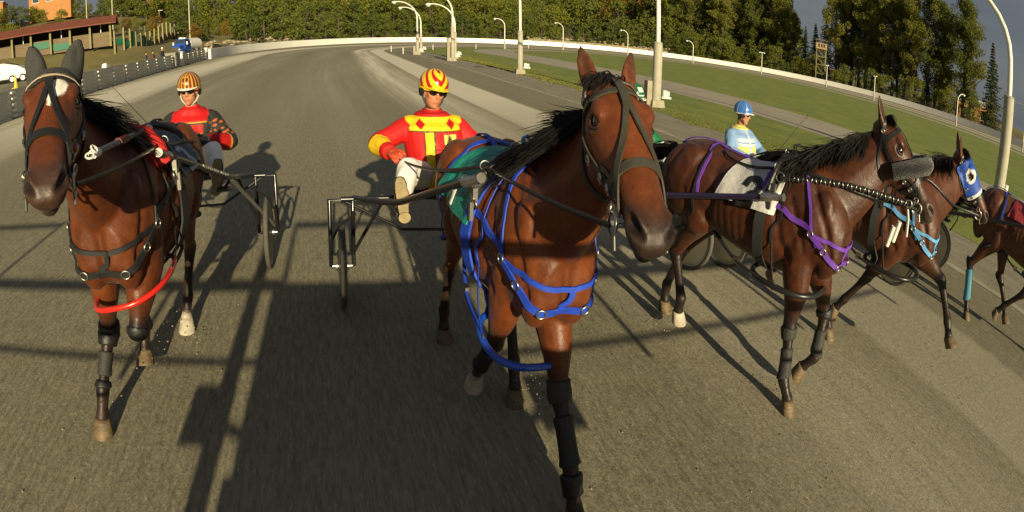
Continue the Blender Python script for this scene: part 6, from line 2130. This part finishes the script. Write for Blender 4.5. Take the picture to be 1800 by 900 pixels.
def hm_blue(az, el, a, b, z):
    if abs(b) < .07 or el < -.16 or abs(math.sin(az * 3)) < .10: return np.array((.62, .62, .62))
    return np.array((.045, .15, .45))
def hm_green(az, el, a, b, z):
    if el < -.10 or abs(el - .08) < .05 or (abs(b) < .3 and .35 < el < .75): return np.array((.62, .62, .58))
    return np.array((.006, .12, .05))

DC = dict(sc=1.05, loc=(.76, 4.02, -.06), yaw=.03, label='driver in a red and yellow jacket and flame striped helmet, seated behind the middle horse', jacket=jk_red, helmet=hm_red, visor=mat('visor_yellow', (.72, .50, .02), .3, coat=.4), seed=1, vox=.0062,
          elR=(-.32, -.43, 1.19), haR=(-.09, -.36, 1.165), elL=(-.32, .35, 1.15), haL=(-.09, .24, 1.14), glove=mat('glove_red', (.45, .06, .02), .6, bump=.3), head_yaw=.22, head_roll=-.12, head_pitch=-.12, skin=(.52, .20, .11),
          anR=(.46, -.36, .97), knR=(.10, -.27, 1.10))
DL = dict(sc=1.05, loc=(-1.40, 4.82, -.06), yaw=.0, label='driver in a red and charcoal jacket with gold patterned helmet, seated behind the left horse', jacket=jk_char, helmet=hm_gold, visor=mat('visor_white', (.74, .73, .70), .3, coat=.4), seed=2, vox=.0062,
          elL=(-.27, .37, 1.11), haL=(-.03, .19, 1.17), elR=(-.27, -.35, 1.11), haR=(-.03, -.15, 1.15), head_yaw=-.05, skin=(.48, .22, .12), strap=mat('strap_pale', (.32, .28, .22), .5), anL=(.46, .40, .95), knL=(.10, .30, 1.11))
DB = dict(loc=(4.78, 4.95, -.05), sc=.93, yaw=.15, label='driver in pale blue and white jacket and blue helmet, seen over the numbered horse', jacket=jk_blue, helmet=hm_blue, visor=mat('visor_white'), seed=3, head_yaw=.55, skin=(.50, .22, .13))
DG = dict(loc=(2.69, 4.22, -.02), yaw=.1, label='driver in green with a green and white helmet, mostly hidden behind the middle horse head', jacket=jk_green, helmet=hm_green, visor=mat('visor_white'), seed=4, head_yaw=.2)
for d in (DC, DL, DB, DG): make_driver(d)
reins('black reins running from the middle horse to the driver in red and yellow', HC, DC, LEATHER)
reins('dark reins running from the left horse to the driver in red and charcoal', HL, DL, LEATHER)
reins('dark reins running along the numbered dark horse to the driver in green', H2, DG, LEATHER)
reins('dark reins running along the blue hooded horse to the driver in pale blue', H3, DB, LEATHER)
g = dw_(DL, DL['_J']['gripR']); whip('thin whip held upright by the driver in charcoal, tip beside the left horse', g, g + V3(-.52, -.05, .62))
g = dw_(DB, DB['_J']['gripL']); whip('long black whip held aslant by the driver in pale blue', g, g + V3(.75, .05, .62))

# ------------------------------------------------------------------ the starting gate car that carries the camera (its shadow lies on the track)
def gate_car():
    rt = empty('starting_gate_car', (.22, 0, 0))
    tag(rt, 'starting gate car with long barred wings, whose shadow falls across the track', 'car')
    PT = mat('gate_car_white', (.6, .6, .58), .4)
    b = MB(); b.box((0, -2.6, 1.02), (1.62, 3.9, .92)); b.box((0, -3.0, 1.52), (1.5, 3.1, .12)); b.box((0, -2.4, .62), (1.7, 4.0, .3)); b.box((0, -.68, 1.30), (1.62, .12, .56))
    b.build('body', PT, rt, smooth=False)
    for s in (-1, 1):
        for y in (-1.5, -3.9): wheel_part(rt, (s * .82, y, .34), .34, .22, (1, 0, 0))
        m_ = MB(); m_.box((s * 1.02, -.72, 1.04), (.26, .10, .16)); m_.tube([(s * .75, -.75, .98), (s * .95, -.74, 1.02)], .02, 8); m_.build('mirror', BLK, rt, smooth=False)
    r = MB()
    r.tube([(-.72, -.62, 2.05), (.82, -.62, 2.05)], .035, 8)
    for x in (-.72, -.2, .3, .82): r.tube([(x, -.62, 1.5), (x, -.62, 2.05)], .022, 8)
    r.tube([(-.22, -.30, 1.93), (-.22, -.62, 1.93)], .02, 8)
    r.build('roof_rack', BLK, rt)
    m_ = MB(); m_.tube([(-.95, -.6, .62), (-.95, -.6, 2.1)], .055, 10); m_.build('mast', BLK, rt)
    for s in (-1, 1):
        w_ = MB()
        xe = 9.0 if s < 0 else 5.4
        w_.tube([(s * .75, -.6, 1.56), (s * xe, -.55, 1.54)], .040, 8); w_.tube([(s * .75, -.6, 1.18), (s * xe, -.55, 1.20)], .016, 8)
        for x in ((1.7, 3.7, 5.4, 7.2, 9.0) if s < 0 else (1.9, 3.6, 5.4)): w_.tube([(s * x, -.58, 1.1), (s * x, -.58, 2.15 if s < 0 and x > 3 else 1.56)], .022, 8)
        if s < 0: w_.tube([(-3.7, -.58, 2.1), (-9, -.55, 2.0)], .03, 8)
        w_.build('gate_wing', PT, rt)
gate_car()

# grit kicked up behind the hooves: nobody could count it
def kicked_grit():
    rng = np.random.default_rng(12)
    mb = MB()
    for (cx, cy, cz, n, sp) in ((.98, 2.62, .14, 260, .10), (-1.16, 3.30, .10, 90, .12), (-1.30, 2.95, .16, 140, .12), (2.35, 3.2, .06, 120, .09), (2.80, 2.2, .05, 90, .07), (4.3, 3.1, .08, 90, .08)):
        for i in range(n):
            p = V3(cx, cy, cz) + rng.normal(0, 1, 3) * V3(sp, sp * 1.6, sp * .6); p[2] = abs(p[2])
            r = .0016 + .005 * rng.random() ** 4
            mb.ell(p, (r, r * 1.3, r * .8), n=5, m=3)
    o = mb.build('kicked_grit', mat('clods'), smooth=False)
    tag(o, kind='stuff', label='grit flying up behind the hooves', cat='dust')
kicked_grit()

# ------------------------------------------------------------------ bystanders behind the fence
def bystander(x, y, rz, label, shirt, cap, seated=False, h=1.0):
    rt = empty('person', (x, y, 0), rz); rt.scale = (h, h, h)
    tag(rt, label, 'person', None)
    mb = MB()
    for s in (-1, 1):
        limb(mb, [(0, s * .09, .95), (.02, s * .10, .52), (-.02, s * .11, .09)], [(.095, .095), (.06, .065), (.042, .045)], (0, 1, 0), 10, 3)
        mb.ell((.07, s * .11, .05), (.13, .05, .05))
        limb(mb, [(-.0, s * .17, 1.40), (-.03, s * .27, 1.12), (.12, s * .20, .95)], [(.06, .06), (.045, .045), (.032, .032)], (1, 0, 0), 10, 3)
        mb.ell((.16, s * .19, .92), (.07, .035, .045))
    mb.loft([[V3(b_ * math.cos(t) + o, a_ * math.sin(t), z) for t in np.linspace(0, 6.2832, 17)[:-1]] for z, a_, b_, o in ((.85, .16, .11, 0), (1.0, .16, .12, 0), (1.2, .18, .125, .0), (1.38, .18, .10, 0), (1.47, .075, .07, 0), (1.56, .06, .06, .01))])
    mb.ell((.02, 0, 1.66), (.095, .075, .12)); mb.ell((.115, 0, 1.65), (.02, .014, .025))
    V, F = remesh(mb, .02, 3)
    col = np.where((V[:, 2] > 1.48)[:, None], np.array((.45, .22, .13)), np.where((V[:, 2] > .93)[:, None], np.array(shirt), np.array((.03, .03, .045))))
    mkobj('body', V, F, SKIN, rt, True, col)
    b = MB(); b.ell((0.0, 0, 1.71), (.105, .09, .09)); b.box((.13, 0, 1.70), (.12, .13, .014)); b.build('cap' if cap else 'hair', mat('cap_white', (.7, .68, .62), .7) if cap else HAIR, rt)
bystander(-15.3, 48.6, R(-20), 'person in a dark jacket and white cap standing behind the fence near the gate', (.018, .018, .022), True, h=1.03)
bystander(-16.3, 47.0, R(10), 'person in a dark purple top standing at left behind the fence', (.05, .035, .09), False, h=.9)
bystander(-15.8, 47.4, R(-30), 'person in a brown top leaning at the fence between two others', (.09, .04, .03), False, h=.92)
for lst in PROTO.values():
    for p in lst:
        if p.name not in PUSED:
            for ch in list(p.children): bpy.data.objects.remove(ch)
            bpy.data.objects.remove(p)
